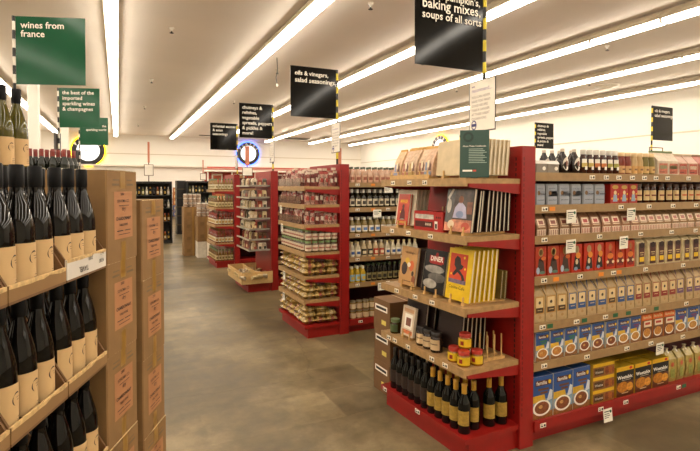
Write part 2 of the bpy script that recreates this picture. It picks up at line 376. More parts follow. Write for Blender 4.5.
for i, cc in enumerate(('#c9b060','#c8753a','#a9a24c')):
    lp = MB(); 
    lp.lathe([(.0268,.045),(.0268,.075)], M(cc), 10, a0=-150, a1=-30, cap=False); lp.lathe([(.0272,.028),(.0272,.05)], WHITE, 8, a0=-110, a1=-30, cap=False); lp.lathe([(.0272,.072),(.0272,.098)], WHITE, 8, a0=-150, a1=-80, cap=False)
    o2 = dict(o_); o2['label_print'] = lp; kind('slim_bottle__%d' % i,'bottle', b, **o2)
for i, (c1, c2) in enumerate((('#7c2f1c','#caa06a'),('#c2a16e','#c79a5a'),('#6f6428','#c9a566'))):
    b = MB().lathe([(.024,0),(.027,.004),(.027,.09),(.021,.115),(.022,.128)], M(c1,.3), 12)
    kind('tall_jar__%d' % i,'jar', b, cap=MB().lathe([(.024,.126),(.025,.150),(.022,.152)], M('#cbae80',.4), 12), label_print=MB().lathe([(.0278,.012),(.0278,.06)], M(c2), 12, a0=-165,a1=-15,cap=False).lathe([(.0283,.03),(.0283,.042)], M('#7d5634'), 8, a0=-120,a1=-60,cap=False))
for i, (c1, c2, c3) in enumerate((('#c4b299','#b5664c','#7b8a5c'),('#b89078','#a84a36','#c2ae90'),('#a8503c','#c9b59a','#8a7456'))):
    hgt = .165 if i == 0 else .15
    b = MB().prof([(0,0),(.07,0),(.07,hgt),(.055,hgt),(.004,hgt*.62)],-.046,.046, M(c1,.4,bump=.3,scale=40))
    p = MB().r(-.036,.01,.036,.085,M(c2,.5,var=.3,scale=60)).r(-.03,.045,.03,.07,M(c3)).r(-.03,.02,.012,.026,INK)
    kind('paper_bag__%d' % i,'bag', b, front_print=p, folded_top=MB().box(-.046,.05,hgt,.046,.074,hgt+.012,M(c3)))
# row 3: slanted cellophane bags
for i, (c1, c2) in enumerate((('#8f6d4c','#a8604a'),('#9a6e52','#a83426'),('#8c6a50','#8a4a38'))):
    b = MB().prof([(.0,0),(.07,0),(.075,.12),(.07,.168),(.055,.165),(.012,.105),(-.006,.06),(-.003,.02)],-.042,.042, M(c1,.25,bump=.5,scale=50,var=.25))
    p = MB().r(-.04,.003,.04,.04,M('#e4d3b8',.4,var=.15,scale=80),-.005)
    for q in range(5): p.r(-.036+q*.0155,.005,-.029+q*.0155,.036,M(c2,.5),-.0062)
    p.add([(-.03,-.0075,.055),(.03,-.0075,.055),(.03,.0098,.104),(-.03,.0098,.104)],[(0,1,2,3)],M('#dcbf9a',.4,var=.2,scale=60)); p.add([(-.02,-.0028,.072),(.02,-.0028,.072),(.02,.0050,.094),(-.02,.0050,.094)],[(0,1,2,3)],M(c2,.4,var=.2))
    kind('snack_bag__%d' % i,'bag', b, front_print=p, top_fold=MB().prof([(.05,.16),(.078,.163),(.082,.175),(.056,.172)],-.042,.042,M('#8c7355',.3)))
# row 4: picture boxes
def figbox(nm, base, head, robe, extra):
    b = MB().cham(-.046,0,0,.046,.06,.185,.001,M(base,.4)); p = MB()
    p.e(0,.148,.020,.026,M(head)).e(0,.147,.013,.018,M('#a98a5a'))
    p.p([(-.034,.02),(.034,.02),(.024,.09),(.004,.125),(-.016,.105)],M(robe)).e(.006,.103,.012,.014,M('#6b3a22'))
    for (x,z,rx,rz,cc) in extra: p.e(x,z,rx,rz,M(cc),-.0012)
    kind(nm,'box', b, front_print=p)
figbox('tea_box__a','#a42e10','#b58e52','#3c2a22',[(-.024,.035,.014,.022,'#9fb0c4'),(.012,.022,.024,.010,'#5b7a68'),(.022,.11,.02,.012,'#d06a2a')])
figbox('tea_box__b','#b32a10','#a99468','#15100e',[(.012,.11,.022,.020,'#d9882c'),(0,.07,.012,.018,'#c9b48c'),(-.008,.025,.016,.012,'#7c93a8')])
figbox('tea_box__c','#b4300f','#c2653c','#5d1a12',[(0,.09,.03,.02,'#d9782c'),(-.026,.05,.012,.01,'#e0cba0'),(.028,.05,.012,.01,'#e0cba0'),(0,.025,.026,.010,'#8a1a12')])
b = MB().prof([(0,0),(.05,0),(.052,.15),(.045,.185),(.03,.19),(.004,.165),(-.004,.09)],-.034,.034,M('#d8c69c',.25,bump=.4,scale=40)); p = MB().r(-.024,.012,.026,.16,M('#4a1c12',.35),-.006).e(.001,.145,.02,.02,M('#2c1712'),-.007).r(-.018,.03,.02,.062,YELLOW,-.007).r(-.016,.09,.018,.096,CREAM,-.007).r(-.012,.076,.014,.08,CREAM,-.007)
kind('coffee_bag','bag', b, front_print=p, folded_top=MB().box(-.034,.028,.186,.034,.05,.2,M('#e3d6b8',.3)))
# row 5: gabled paper bags
for nm, cc in (('tan','#b07c30'),('blue','#2c4f86'),('red','#8a2a20'),('purple','#6a4a6c')):
    b = MB().prof([(0,0),(.06,0),(.06,.232),(.05,.236),(.0,.168)],-.038,.038,M('#b2966a',.55,bump=.25,scale=30,var=.14))
    p = MB().r(-.032,.055,.032,.16,M(cc)).r(-.026,.092,.026,.155,CREAM,-.0009).r(-.026,.06,.026,.092,M(cc if nm != 'tan' else '#4b3418'),-.0012).e(0,.124,.018,.018,M('#d9c190'),-.0015).e(0,.124,.009,.010,M('#40301e'),-.0018).e(.004,.032,.010,.009,M('#a58150')).r(-.016,.075,.018,.079,CREAM,-.0018)
    st = MB().add([(-.038,-.0006,.166),(-.034,-.0006,.168),(.004,.047,.234),(-.006,.047,.234)],[(0,1,2,3)],M(cc))
    st.add([(.034,-.0008,.168),(.038,-.0008,.168),(.026,.046,.232),(.020,.046,.232)],[(0,1,2,3)],M(cc))
    kind('grain_bag__'+nm,'bag', b, front_print=p, stripe=st, folded_top=MB().box(-.034,.044,.234,.034,.056,.252,M('#ab8f62',.6)))
# row 6 and 7: cereal cartons with bowls
def cereal(nm, w, hgt, dpt, sub, oat):
    b = MB().cham(-w/2,0,0,w/2,dpt,hgt,.001,M('#c9c2b4',.5)); p = MB(); k = w/.12
    p.r(-w/2+.001,hgt*.45,w/2-.001,hgt-.001,M('#2a4f8c',.35,var=.08)).r(-w/2+.001,.001,w/2-.001,hgt*.45,M('#7d94a6',.35,var=.2,scale=30)).p([(-w/2+.001,hgt*.38),(w*.15,hgt*.42),(w*.1,hgt*.56),(-w/2+.001,hgt*.55)],M('#c9a02c',.4,var=.2,scale=40))
    p.r(-w/2+.001,.001,w/2-.001,hgt*.16,M('#8a5a2c',.4,var=.3,scale=50),-.0008)
    p.p([(w*.2,hgt*.38),(w*.46,hgt*.42),(w*.49,hgt*.62),(w*.36,hgt*.66)],M('#c9ccd0',.3,var=.1),-.0010)
    p.e(-w*.02,hgt*.25,w*.42,hgt*.185,WHITE,-.0012,20).e(-w*.02,hgt*.255,w*.34,hgt*.145,M(oat,.6,var=.4,scale=90),-.0016,20).e(-w*.08,hgt*.28,w*.1,hgt*.04,M('#b88a4a',.6,var=.3,scale=90),-.0019)
    p.r(-w*.33,hgt*.775,w*.40,hgt*.90,M('#5a2a16',.4),-.0012).t('familia',-w*.29,hgt*.80,.05,WHITE,-.0018,width=w*.50).e(w*.34,hgt*.845,w*.07,hgt*.05,YELLOW,-.0016)
    p.r(-w*.2,hgt*.66,w*.3,hgt*.71,M(sub),-.0012).r(-w*.1,hgt*.58,w*.25,hgt*.63,M(sub),-.0012)
    kind(nm,'box', b, front_print=p, top_flap=MB().box(-w/2+.001,.001,hgt,w/2-.001,dpt-.001,hgt+.001,M('#2a4f8c',.4)))
cereal('muesli_box__g',.102,.178,.05,'#3f7a4c','#b07430'); cereal('muesli_box__b',.102,.178,.05,'#5f3a22','#7a3f1e'); cereal('muesli_box__u',.102,.178,.05,'#7d3a58','#b58038')
cereal('muesli_box__large',.165,.268,.07,'#6a4220','#7c4420')
b = MB().cham(-.05,0,0,.05,.05,.178,.001,M('#c07a3a',.5)); p = MB().r(-.049,.138,.049,.177,M('#cf5a1c')).t('familia',-.04,.150,.03,CREAM,width=.08).r(-.049,.001,.049,.138,M('#6a3a1a',.4,var=.3,scale=40)).r(-.03,.09,.045,.132,M('#e3d2b4'),-.0009).r(-.02,.105,.03,.122,M('#b5402a'),-.0013).e(0,.045,.038,.034,WHITE,-.0009).e(0,.05,.034,.030,M('#b67a30',.6,var=.4,scale=80),-.0013)
kind('cereal_box__orange','box', b, front_print=p, top_flap=MB().box(-.049,.001,.178,.049,.049,.179,M('#cf5a1c')))
b = MB().cham(-.105,0,0,.105,.16,.088,.001,M('#b8922a',.4)); p = MB().r(-.104,.001,.104,.066,M('#8a5a24',.4,var=.2)).r(-.092,.012,-.002,.056,M('#1a1614')).t('Weetos',-.086,.024,.03,M('#cfcabb'),width=.078).e(.03,.035,.020,.027,M('#7a3a1a',.5,var=.4,scale=60)).e(.065,.035,.022,.027,M('#94501f',.5,var=.4,scale=60)).e(.092,.03,.010,.02,M('#7a3a1a',.5,var=.4,scale=60))
p.r(-.104,.066,.104,.087,M('#d6a91c'),-.0007)
kind('biscuit_box','box', b, front_print=p)
b = MB().cham(-.078,0,0,.078,.1,.205,.001,M('#a8861f',.4)); p = MB().r(-.077,.175,.077,.204,M('#d6a514')).r(-.077,.001,.077,.11,M('#5a2a0c',.4,var=.3)).r(-.077,.1,.077,.176,M('#131110'),-.0008).t('Weetabix',-.068,.122,.05,M('#e2ded2'),width=.136,bold=.03).r(-.03,.109,.05,.113,M('#b8ae9c'),-.0014).e(-.02,.065,.05,.038,M('#b0701c',.5,var=.4,scale=50),-.0009).e(.042,.06,.03,.03,M('#c9892c',.5,var=.4,scale=50),-.0012).e(.05,.19,.014,.010,M('#b02a1a')).r(-.03,.02,.03,.025,CREAM,-.0012)
kind('wheat_cereal_box','box', b, front_print=p)
b = MB().prof([(0,0),(.07,0),(.074,.15),(.06,.205),(.03,.215),(-.004,.17),(-.012,.08)],-.042,.042,M('#a8924f',.12,bump=.5,scale=30,var=.25)); p = MB().r(-.022,.03,.022,.10,M('#8a8a3c',.4,var=.3,scale=50),-.0135).e(0,.13,.016,.018,M('#b8552c'),-.0115)
kind('clear_bag','bag', b, front_print=p, knot=MB().lathe([(.02,.205),(.008,.225),(.016,.24)],M('#d9cfae',.2),8,0,.04))

SHN = ['top', 'second', 'third', 'fourth', 'fifth', 'sixth', 'bottom']
GRP = 'packages on the nearest gondola'
def row(di, spec, z, yf=2.262, back=0):
    cnt = {}
    for kd, a, c_, desc in spec:
        base = desc; i = cnt.get(base, 0); cnt[base] = i+1
        xa = sx(a, yf); xb = sx(c_, yf); x = (xa+xb)/2
        me = KINDS[kd][1]; wx = max(v.co.x for v in me.vertices)-min(v.co.x for v in me.vertices)
        k = min(1.28, max(.75, (xb-xa)*.97/wx)); s = (k, 1, 1)
        cyl = kd.split('__')[0] in ('brown_jar','syrup_bottle','slim_bottle','tall_jar')
        if cyl: s = (min(1, k),)*2+(1,)
        dy = .03*1.2 if cyl else random.uniform(0,.006)
        lab = '%s %s from red post, %s shelf, nearest gondola' % (ow(i), desc, SHN[di])
        o = put(kd, (x, yf+dy, z), R(random.uniform(-2,2)), lab, '%s on the %s shelf' % (desc.split(' with')[0]+'s', SHN[di]), scale=s)
        if back:
            o = put(kd, (x+random.uniform(-.004,.004), yf+dy+back, z), R(random.uniform(-2,2)), '%s behind %s one from red post, %s shelf' % (desc, ow(i), SHN[di]), '%s on the %s shelf' % (desc.split(' with')[0]+'s', SHN[di]), scale=s)
def eq(kd, a, c_, n_, desc): return [(kd, a+(c_-a)*i/n_, a+(c_-a)*(i+1)/n_, desc) for i in range(n_)]
r1 = eq('square_jar',535.5,560,2,'square jar with slanted pale lid')
r1 += eq('syrup_bottle',560.5,584,2,'dark syrup bottle with oval white label')
r1 += eq('slim_bottle__0',584,597,2,'slim bottle with yellow and white label')+eq('slim_bottle__1',597,610,2,'slim bottle with orange and white label')+eq('slim_bottle__2',610,622,2,'slim bottle with green and white label')
r1 += eq('tall_jar__0',622,634.5,2,'tall reddish brown jar')+eq('tall_jar__1',634.5,646,2,'tall pale tan jar')+eq('tall_jar__2',646,658,2,'tall olive jar')
r1 += [('paper_bag__0',658,669,'white and red paper bag'),('paper_bag__0',669,679,'white and red paper bag'),('paper_bag__1',679,688,'pinkish paper bag'),('paper_bag__1',688,698,'pinkish paper bag'),('paper_bag__2',698,708,'red paper bag'),('paper_bag__2',708,718,'red paper bag')]
row(0, r1, D1[0])
for i, px in enumerate((543.5, 551.5, 559)):
    put('syrup_bottle', (sx(px,2.44), 2.44, D1[0]), R(20*i), '%s dark syrup bottle behind the square jars, top shelf of nearest gondola' % ow(i), 'syrup bottles on the top shelf')
for i, px in enumerate((571, 584)):
    put('syrup_bottle', (sx(px,2.39), 2.39, D1[0]), 0, '%s dark syrup bottle in the back rank, top shelf, behind oval labels' % ow(i), 'syrup bottles on the top shelf')
r2 = [('silver_tin',a,c_,'silver grey tin') for a,c_ in ((536.5,546),(547,558),(559,570.5),(571.5,582.5),(583.5,594.5),(595,606))]
r2 += [('red_box',a,c_,'red box with dancing figure') for a,c_ in ((610.5,620),(620.3,629.3),(629.6,638.2))]
r2 += [('brown_jar',a,c_,'brown jar with cream label') for a,c_ in ((639,646),(647,653.4),(653.5,660),(661.5,668.5),(669.5,676),(676.5,683))]
r2 += [('brown_jar__o',a,c_,'brown jar with orange striped label') for a,c_ in ((684.5,690.5),(691,697.5),(698,704.5),(705,711))]
row(1, r2, D1[1], back=.1)
cen = [541.5,553.5,565,575.5,586,596.5,607,616,626,635,644,652,660,667.5,675.5,683.5,691.5,699,706.5,714]
row(2, [('snack_bag__%d' % (2 if i < 4 else 1 if i < 10 else 0), c_-5+i*.08, c_+5-i*.08, ('pinkish snack bag with brown stripes','red striped snack bag','cream snack bag with brown stripes')[0 if i < 4 else 1 if i < 10 else 2]) for i, c_ in enumerate(cen)], D1[2], back=.09)
r4 = [('tea_box__a',a,c_,'red box with seated robed figure') for a,c_ in ((536,547.3),(548.4,560),(561,572))]
r4 += [('tea_box__b',a,c_,'black and orange picture box') for a,c_ in ((573,583.5),(585,594.8),(596,605.5))]
r4 += [('tea_box__c',a,c_,'red orange picture box') for a,c_ in ((606.3,616),(617.4,626),(627,636))]
r4 += [('coffee_bag',a,c_,'cream bag with brown and yellow front') for a,c_ in ((637,647),(649,657),(658,665.5),(666.5,674.3),(675,682.5),(684,691),(692.5,700),(701,708))]
row(3, r4, D1[3], back=.1)
r5 = [('grain_bag__tan',a,c_,'tan gabled paper bag') for a,c_ in ((535.5,546.3),(546.8,558),(558.4,568.5))]+[('grain_bag__blue',a,c_,'blue labelled gabled paper bag') for a,c_ in ((569,578.5),(579,588.5),(589,598.5),(599,608.5))]
r5 += [('grain_bag__tan',609,618.5,'tan gabled paper bag')]+[('grain_bag__blue',a,c_,'blue labelled gabled paper bag') for a,c_ in ((619,627.5),(628,636.5))]
r5 += [('grain_bag__red',a,c_,'red labelled gabled paper bag') for a,c_ in ((637,644.5),(645,653),(653.5,661.5),(662,670),(670.4,678))]+[('grain_bag__purple',a,c_,'purple labelled gabled paper bag') for a,c_ in ((678.4,687),(688,695),(695.5,703),(703.5,711))]
row(4, r5, D1[4], back=.09)
r6 = [('muesli_box__g',a,c_,'small blue cereal box with green print') for a,c_ in ((537.5,551.5),(552.3,566),(566.6,580))]+[('muesli_box__b',a,c_,'small blue cereal box with brown bowl') for a,c_ in ((580.5,593),(593.6,606.8),(607.6,619.6))]+[('muesli_box__u',a,c_,'small blue cereal box with golden bowl') for a,c_ in ((620,631.5),(632,643.2))]
r6 += [('cereal_box__orange',a,c_,'orange topped cereal box') for a,c_ in ((643.8,654.4),(655,665.6),(666.2,677))]+[('muesli_box__u',a,c_,'small blue cereal box with golden bowl') for a,c_ in ((677.6,689),(690,701),(701.6,712))]
row(5, r6, D1[5], back=.07)
r7 = [('muesli_box__large',a,c_,'large blue cereal box with bowl') for a,c_ in ((533.8,555),(555.4,575.2),(575.6,593.2))]
row(6, r7, .14, back=.09)
for k in range(3):
    put('biscuit_box', ((sx(593.8,2.262)+sx(618.3,2.262))/2, 2.262, .14+.0885*k), 0, 'yellow biscuit box, %s of the stack beside large cereal boxes' % ('lowest','middle','topmost')[k], 'stacked yellow biscuit boxes', scale=(1.0,1,1))
row(6, [('wheat_cereal_box',a,c_,'black and yellow wheat cereal box') for a,c_ in ((619,637),(637.4,655),(655.4,672))], .14, back=.11)
for i, (a,c_) in enumerate(((672.6,681),(681.5,690),(690.5,699),(699.5,708))):
    put('clear_bag', ((sx(a,2.265)+sx(c_,2.265))/2, 2.285, .14), R(random.uniform(-6,6)), '%s clear cellophane bag after the wheat cereal boxes, bottom shelf' % ow(i), 'clear bags on the bottom shelf')

# ================================================================== end-cap shelf units facing the main aisle
def endcap(label, y0, y1, decks, xf=1.82, xb=2.205, rot=0.0, zb=.135, board=WOOD, tags=None, brackets=True, glass=False):
    yc = (y0+y1)/2; g = thing('end_cap_shelf', label, 'shelving', (xb, yc, 0), rot); d_ = xb-xf; h_ = (y1-y0)/2
    O('base', MB().box(-d_+.03, -h_+.012, 0, 0, h_-.012, zb-.03, RED), g)
    O('base_deck', MB().box(-d_-.01, -h_-.005, zb-.03, 0, h_+.005, zb, RED), g)
    for di, z in enumerate(decks):
        if glass:
            sh = O('shelf', MB().box(-d_+.06, -h_+.03, z-.008, 0, h_-.03, z, M('#b9b3a6', .15, trans=.5)), g)
            O('front_lip', MB().box(-d_+.05, -h_+.03, z-.012, -d_+.06, h_-.03, z+.012, M('#a59a88',.3)), sh)
            O('side_lip', MB().box(-d_+.06, -h_+.026, z-.01, 0, -h_+.03, z+.02, M('#b5aa9c',.2,trans=.4)), sh)
        else:
            sh = O('shelf', MB().box(-d_, -h_, z-.030, 0, h_, z, board), g)
            O('front_rail', MB().box(-d_-.012, -h_, z-.046, -d_, h_, z+.002, board), sh)
            if brackets:
                for yy in (-h_, h_-.012):
                    O('bracket', MB().add([(-d_+.01,yy,z-.03),(0,yy,z-.03),(0,yy,z-.095),(-d_+.01,yy,z-.05),(-d_+.01,yy+.012,z-.03),(0,yy+.012,z-.03),(0,yy+.012,z-.095),(-d_+.01,yy+.012,z-.05)],
                        [(0,1,2,3),(7,6,5,4),(0,4,5,1),(1,5,6,2),(2,6,7,3),(3,7,4,0)], RED), g)
            for t_ in (tags[di] if tags else []):
                O('price_tag', tag_mesh('w'), sh, (-d_-.012, t_-yc, z-.022), (0,0,R(-90)))
    return g
A1 = R(2.0); EC = (2.205, 2.71)
def e1(x, y):                                          # world place on the slightly turned nearest end cap
    dx, dy = x-.028-EC[0], y-.042-EC[1]; return EC[0]+dx*math.cos(A1)-dy*math.sin(A1), EC[1]+dx*math.sin(A1)+dy*math.cos(A1)
F1 = R(-90)+A1
E1D = [1.635, 1.303, .895, .545]
endcap('wooden boarded end shelves of cookbooks and wine at the nearest gondola', 2.255, 3.165, E1D, rot=A1, xf=1.79, zb=.15,
       tags=[[3.01,2.81,2.64],[3.02,2.82,2.58],[2.96,2.74,2.56],[3.06,2.98,2.82,2.56,2.43]])
O('price_tag', tag_mesh('w'), bpy.data.objects['end_cap_shelf'], (-.427, .40, .134), (0,0,R(-90)))
O('price_tag', tag_mesh('w'), bpy.data.objects['end_cap_shelf'], (-.427, .0, .134), (0,0,R(-90)))

# ---- books
PAGE = M('#ded3bb', .7, var=.06, scale=60)
def bookkind(nm, w, hgt, t_, cover, art):
    b = MB().box(-w/2+.004, .003, .003, w/2-.004, t_-.003, hgt-.003, PAGE)
    cv = MB().box(-w/2, 0, 0, w/2, .003, hgt, cover).box(-w/2, t_-.003, 0, w/2, t_, hgt, cover).box(-w/2, .003, 0, -w/2+.003, t_-.003, hgt, cover)
    kind(nm, 'book', b, cover=(cv, {'cover_print': art} if art else {}))
a = MB().r(-.045,.15,.045,.18,M('#c9681c')).t('MEXICO',-.042,.158,.02,YELLOW,width=.084).e(0,.128,.014,.016,M('#5d2a1a')).p([(-.034,.04),(.034,.04),(.026,.09),(.008,.118),(-.008,.118),(-.026,.09)],M('#5a1610')).r(-.02,.035,.02,.045,M('#7c8470'),-.0012).r(-.05,.012,.05,.026,M('#c98a2c')).e(-.03,.09,.006,.006,YELLOW)
bookkind('cookbook__orange', .135, .215, .02, M('#b8330f',.35), a)
a = MB().r(-.12,.0,.12,.29,M('#4a3a30',.3,var=.7,scale=16)).p([(-.12,.06),(-.06,.05),(-.04,.29),(-.12,.29)],M('#54504c',.3,var=.6,scale=18)).r(-.12,.0,.12,.08,M('#c07a5c',.3,var=.5,scale=24),-.0008).e(.012,.215,.022,.026,M('#8a5a40'),-.0012).p([(-.05,.09),(.075,.09),(.06,.165),(.025,.195),(-.005,.195),(-.035,.16)],M('#a8a2b8',.4,var=.2),-.0012).e(.012,.115,.034,.024,M('#7a86a4'),-.0016).e(-.09,.17,.02,.05,M('#b8ac9c',.3,var=.3),-.0012).r(.07,.12,.115,.2,M('#7a4a34',.4,var=.4,scale=30),-.0012).e(-.06,.045,.03,.03,M('#d8c2a0'),-.0012).e(.07,.04,.035,.025,M('#b04a34'),-.0012).p([(-.1,.21),(-.055,.285),(-.075,.288),(-.11,.23)],M('#cfc8bc'),-.0012)
a.v = [(x, y, z*.255/.29) for x, y, z in a.v]
bookkind('cookbook__kitchen', .24, .255, .022, M('#2a1c16',.3), a)
a = MB().t('- cooking -',-.06,.215,.016,M('#6a4a26'),width=.12).e(-.015,.165,.026,.022,M('#c9a22c')).e(.04,.135,.028,.036,M('#c9602c')).e(-.04,.11,.035,.045,M('#33201a')).e(.062,.085,.014,.018,M('#3c2a1c')).e(.075,.045,.02,.028,M('#8a4a2a')).e(.01,.14,.02,.016,M('#ddd0b4'),-.0012).r(-.03,.025,.05,.031,M('#6a4a26'))
bookkind('cookbook__tan', .19, .262, .02, M('#b88a52',.5), a)
a = MB().r(-.105,0,.105,.27,M('#191615',.3,var=.5,scale=12)).e(.0,.15,.10,.025,M('#8d877e',.4,var=.4,scale=20),-.0009).e(.03,.1,.09,.03,M('#5c5750',.4,var=.5,scale=20),-.0011).e(-.03,.055,.07,.03,M('#a39c90',.4,var=.4,scale=20),-.0012).r(-.06,.19,.085,.235,M('#9c1c14'),-.0014).t('DINER',-.05,.202,.04,WHITE,-.002,width=.125,bold=.02).r(-.05,.183,.07,.189,M('#9c1c14'),-.0014).e(.012,.243,.014,.014,M('#9c1c14'),-.0012)
bookkind('cookbook__diner', .22, .272, .02, M('#151211',.3), a)
a = MB().r(-.09,.105,.065,.275,M('#c2401c')).p([(-.05,.24),(-.03,.262),(.0,.25),(.01,.215),(.035,.205),(.02,.185),(.0,.18),(.04,.15),(.055,.125),(.03,.118),(.02,.145),(-.015,.165),(-.045,.14),(-.06,.15),(-.03,.185),(-.05,.205)],M('#251712'),-.0012).r(-.09,.098,.065,.122,M('#6a5a6e',.5,var=.4,scale=30),-.0010).t('Cocina Cafe',-.08,.066,.03,INK,width=.14,bold=0).e(.035,.255,.008,.008,YELLOW,-.0012).e(-.07,.15,.007,.007,YELLOW,-.0012).e(.048,.19,.007,.007,YELLOW,-.0012)
bookkind('cookbook__yellow', .215, .305, .02, M('#d9b312',.4), a)
bookkind('cookbook__white', .145, .2, .02, M('#d0bca0',.5), MB().r(-.04,.05,.05,.15,WHITE).r(-.022,.07,.035,.125,M('#7a4a38',.5,var=.4,scale=40),-.001).r(-.055,.015,.06,.04,M('#c97040',.5,var=.4,scale=40)).r(-.055,.16,.06,.185,M('#c99a70')))
for nm, cc in (('dark','#2a1a14'),('pale','#cbbfa6'),('grey','#7d7464')): bookkind('cookbook__'+nm, .23, .245, .018, M(cc,.45), None)
bookkind('cookbook__top', .22, .212, .022, M('#cdb892',.5), None)
bookkind('cookbook__small', .15, .17, .012, M('#6e5a2c',.45), None)
# ---- wooden dowel rack
def rack(name, label, x0, x1, y0, y1, z, dowels, group, peg=True):
    cx, cy = e1((x0+x1)/2, (y0+y1)/2); g = thing('dowel_rack', label, 'rack', (cx, cy, z), A1, group); hx = (x1-x0)/2; hy = (y1-y0)/2
    for s in (-1, 1): O('runner', MB().box(-hx, s*hy*.55-.011, 0, hx, s*hy*.55+.011, .016, PINE), g)
    if peg:
        for s in (-1, 1): O('peg', MB().tube((-hx+.008, s*hy*.55, .016), (-hx+.008, s*hy*.55, .05), .006, PINE, 8), g)
    for k in range(dowels):
        x = -hx+.05+k*(2*hx-.07)/max(1, dowels-1)
        for s in (-1, 1): O('dowel', MB().tube((x, s*hy*.55, .016), (x, s*hy*.55, .15), .005, PINE, 6), g)
RG = 'wooden book racks on the nearest end cap'; BG = 'cookbooks on the nearest end cap'
def book(nm, x, y, z, label, lean=8, yawx=0):
    px, py = e1(x, y); put(nm, (px, py, z+.004), F1+R(yawx), label, BG, tilt=-R(lean))
# top shelf: illustrated packets, pale books, green card
pk = []
for i, (c1, c2) in enumerate((('#d2ad84','#8d90a8'),('#cfae92','#a86a52'),('#c8a888','#b59a58'),('#d0b294','#96604a'),('#cda888','#7f8a9c'))):
    b = MB().prof([(0,0),(.04,0),(.044,.10),(.04,.18),(.03,.182),(.0,.11),(-.008,.05)],-.048,.048,M(c1,.4,bump=.3,scale=40,var=.2))
    p = MB().r(-.04,.008,.04,.03,M(c2),-.0085).p([(-.034,.036),(-.006,.036),(-.01,.085),(-.034,.09)],M(c2),-.0088).p([(.004,.036),(.036,.036),(.034,.07),(.01,.098)],M('#6e4a38'),-.0088).r(-.012,.055,.012,.1,M('#e4d2b0'),-.0092)
    kind('picture_packet__%d' % i, 'packet', b, front_print=p, folded_top=MB().box(-.04,.03,.178,.04,.042,.196,M('#c99a48')))
for i, y in enumerate((3.075, 2.985, 2.895, 2.80, 2.715)):
    px, py = e1(1.855+.012*(i % 2), y); put('picture_packet__%d' % i, (px, py, 1.635+.018), F1, '%s illustrated beige packet from the left on the top cookbook shelf' % ow(i), 'illustrated packets on the top end-cap shelf', tilt=-R(8), scale=(.92,1,1.02))
    px, py = e1(1.94, y); put('picture_packet__%d' % ((i+2) % 5), (px, py, 1.635+.018), F1, 'illustrated packet behind the %s one on the top cookbook shelf' % ow(i), 'illustrated packets on the top end-cap shelf', tilt=-R(8), scale=(.92,1,1.1))
tr = thing('packet_tray', 'low wooden tray of packets on the top cookbook shelf', 'tray', e1(1.92, 2.9)+(1.635,), A1)
O('bottom', MB().box(-.085,-.225,0,.10,.225,.016,PINE), tr); O('front_slat', MB().box(-.092,-.225,0,-.085,.225,.03,PINE), tr)
for k in range(6): O('peg', MB().tube((-.0885,-.21+k*.084,.03), (-.0885,-.21+k*.084,.055), .006, PINE, 8), tr)
for i, (x, nm) in enumerate(((1.87,'tan'),(1.896,'pale'),(1.922,'pale'))): book('cookbook__top', x, 2.545, 1.635+.016, '%s pale tall book left of the green card on the top shelf' % ow(i), 6)
rack('r', 'wooden rack under pale books on the top cookbook shelf', 1.85, 2.13, 2.33, 2.63, 1.635, 0, RG)
for i in range(6): book('cookbook__top', 1.968+.032*i, 2.435, 1.635+.016, '%s pale book behind the green card on the top shelf' % ow(i), 5)
gc = thing('green_card', 'dark green printed card standing on the corner of the top shelf', 'card', e1(1.90, 2.335)+(1.639,), R(-42)+A1)
O('card', MB().box(-.082,0,0,.082,.004,.275,M('#24453a',.35,var=.05)), gc)
p = MB().t('About These Cookbooks',-.066,.178,.014,WHITE,width=.13)
for k in range(9): p.r(-.032,.085+k*.0098,.068-.01*(k*7 % 3),.0885+k*.0098,M('#9fb0a4'))
p.r(-.066,.035,-.012,.045,WHITE).r(-.008,.035,.01,.045,M('#b8402c')); p.e(-.035,.235,.030,.030,M('#183028'),-.0009,18); p.e(-.035,.235,.017,.017,M('#24453a'),-.0013,18)
O('lettering', p, gc)
O('stand', MB().prof([(.004,0),(.035,0),(.004,.16)],-.02,.02,M('#24453a',.5)), gc)
for o in gc.children: o.rotation_euler = (-R(4), 0, 0)
# second shelf
Z = E1D[1]
rack('r', 'wooden rack holding the orange cookbook on the second end shelf', 1.845, 2.0, 2.93, 3.10, Z, 0, RG)
book('cookbook__orange', 1.855, 3.02, Z+.016, 'orange cookbook with standing figure on its cover', 8)
for i in range(4): book('cookbook__pale', 1.885+.028*i, 3.02+.012, Z+.016, '%s pale book behind the orange cookbook' % ow(i), 8)
b = MB().cham(-.155,0,0,.155,.11,.125,.002,M('#a31d16',.4)); p = MB().r(-.14,.075,.06,.105,M('#b8b2a6',.4,var=.4,scale=30)).r(-.14,.022,.05,.06,M('#4a1a14',.4,var=.3,scale=30)).r(.07,.015,.10,.065,WHITE).r(.075,.02,.095,.05,M('#38302a'),-.001)
for k in range(3): p.e(.09+.018*k,.09,.006,.007,INK).e(-.02+.022*k,.042,.008,.009,M('#c9b9a0'),-.001)
kind('gift_box','box', b, front_print=p)
px, py = e1(1.87, 2.735); put('gift_box', (px, py, Z), F1, 'long red box with black and white pictures beside orange cookbook', None)
rack('r', 'wooden dowel rack behind the long red box on second shelf', 2.0, 2.16, 2.62, 2.87, Z, 4, RG, peg=False)
rack('r', 'wooden rack holding the kitchen cookbook on the second shelf', 1.845, 2.165, 2.325, 2.53, Z, 0, RG)
book('cookbook__kitchen', 1.855, 2.435, Z+.016, 'cookbook with woman in kitchen pictured on its cover', 8)
for i in range(8): book('cookbook__dark', 1.905+.034*i-(.014 if i == 1 else 0), 2.435, Z+.016, '%s dark book in line behind the kitchen cookbook' % ow(i), 7-i*.6)
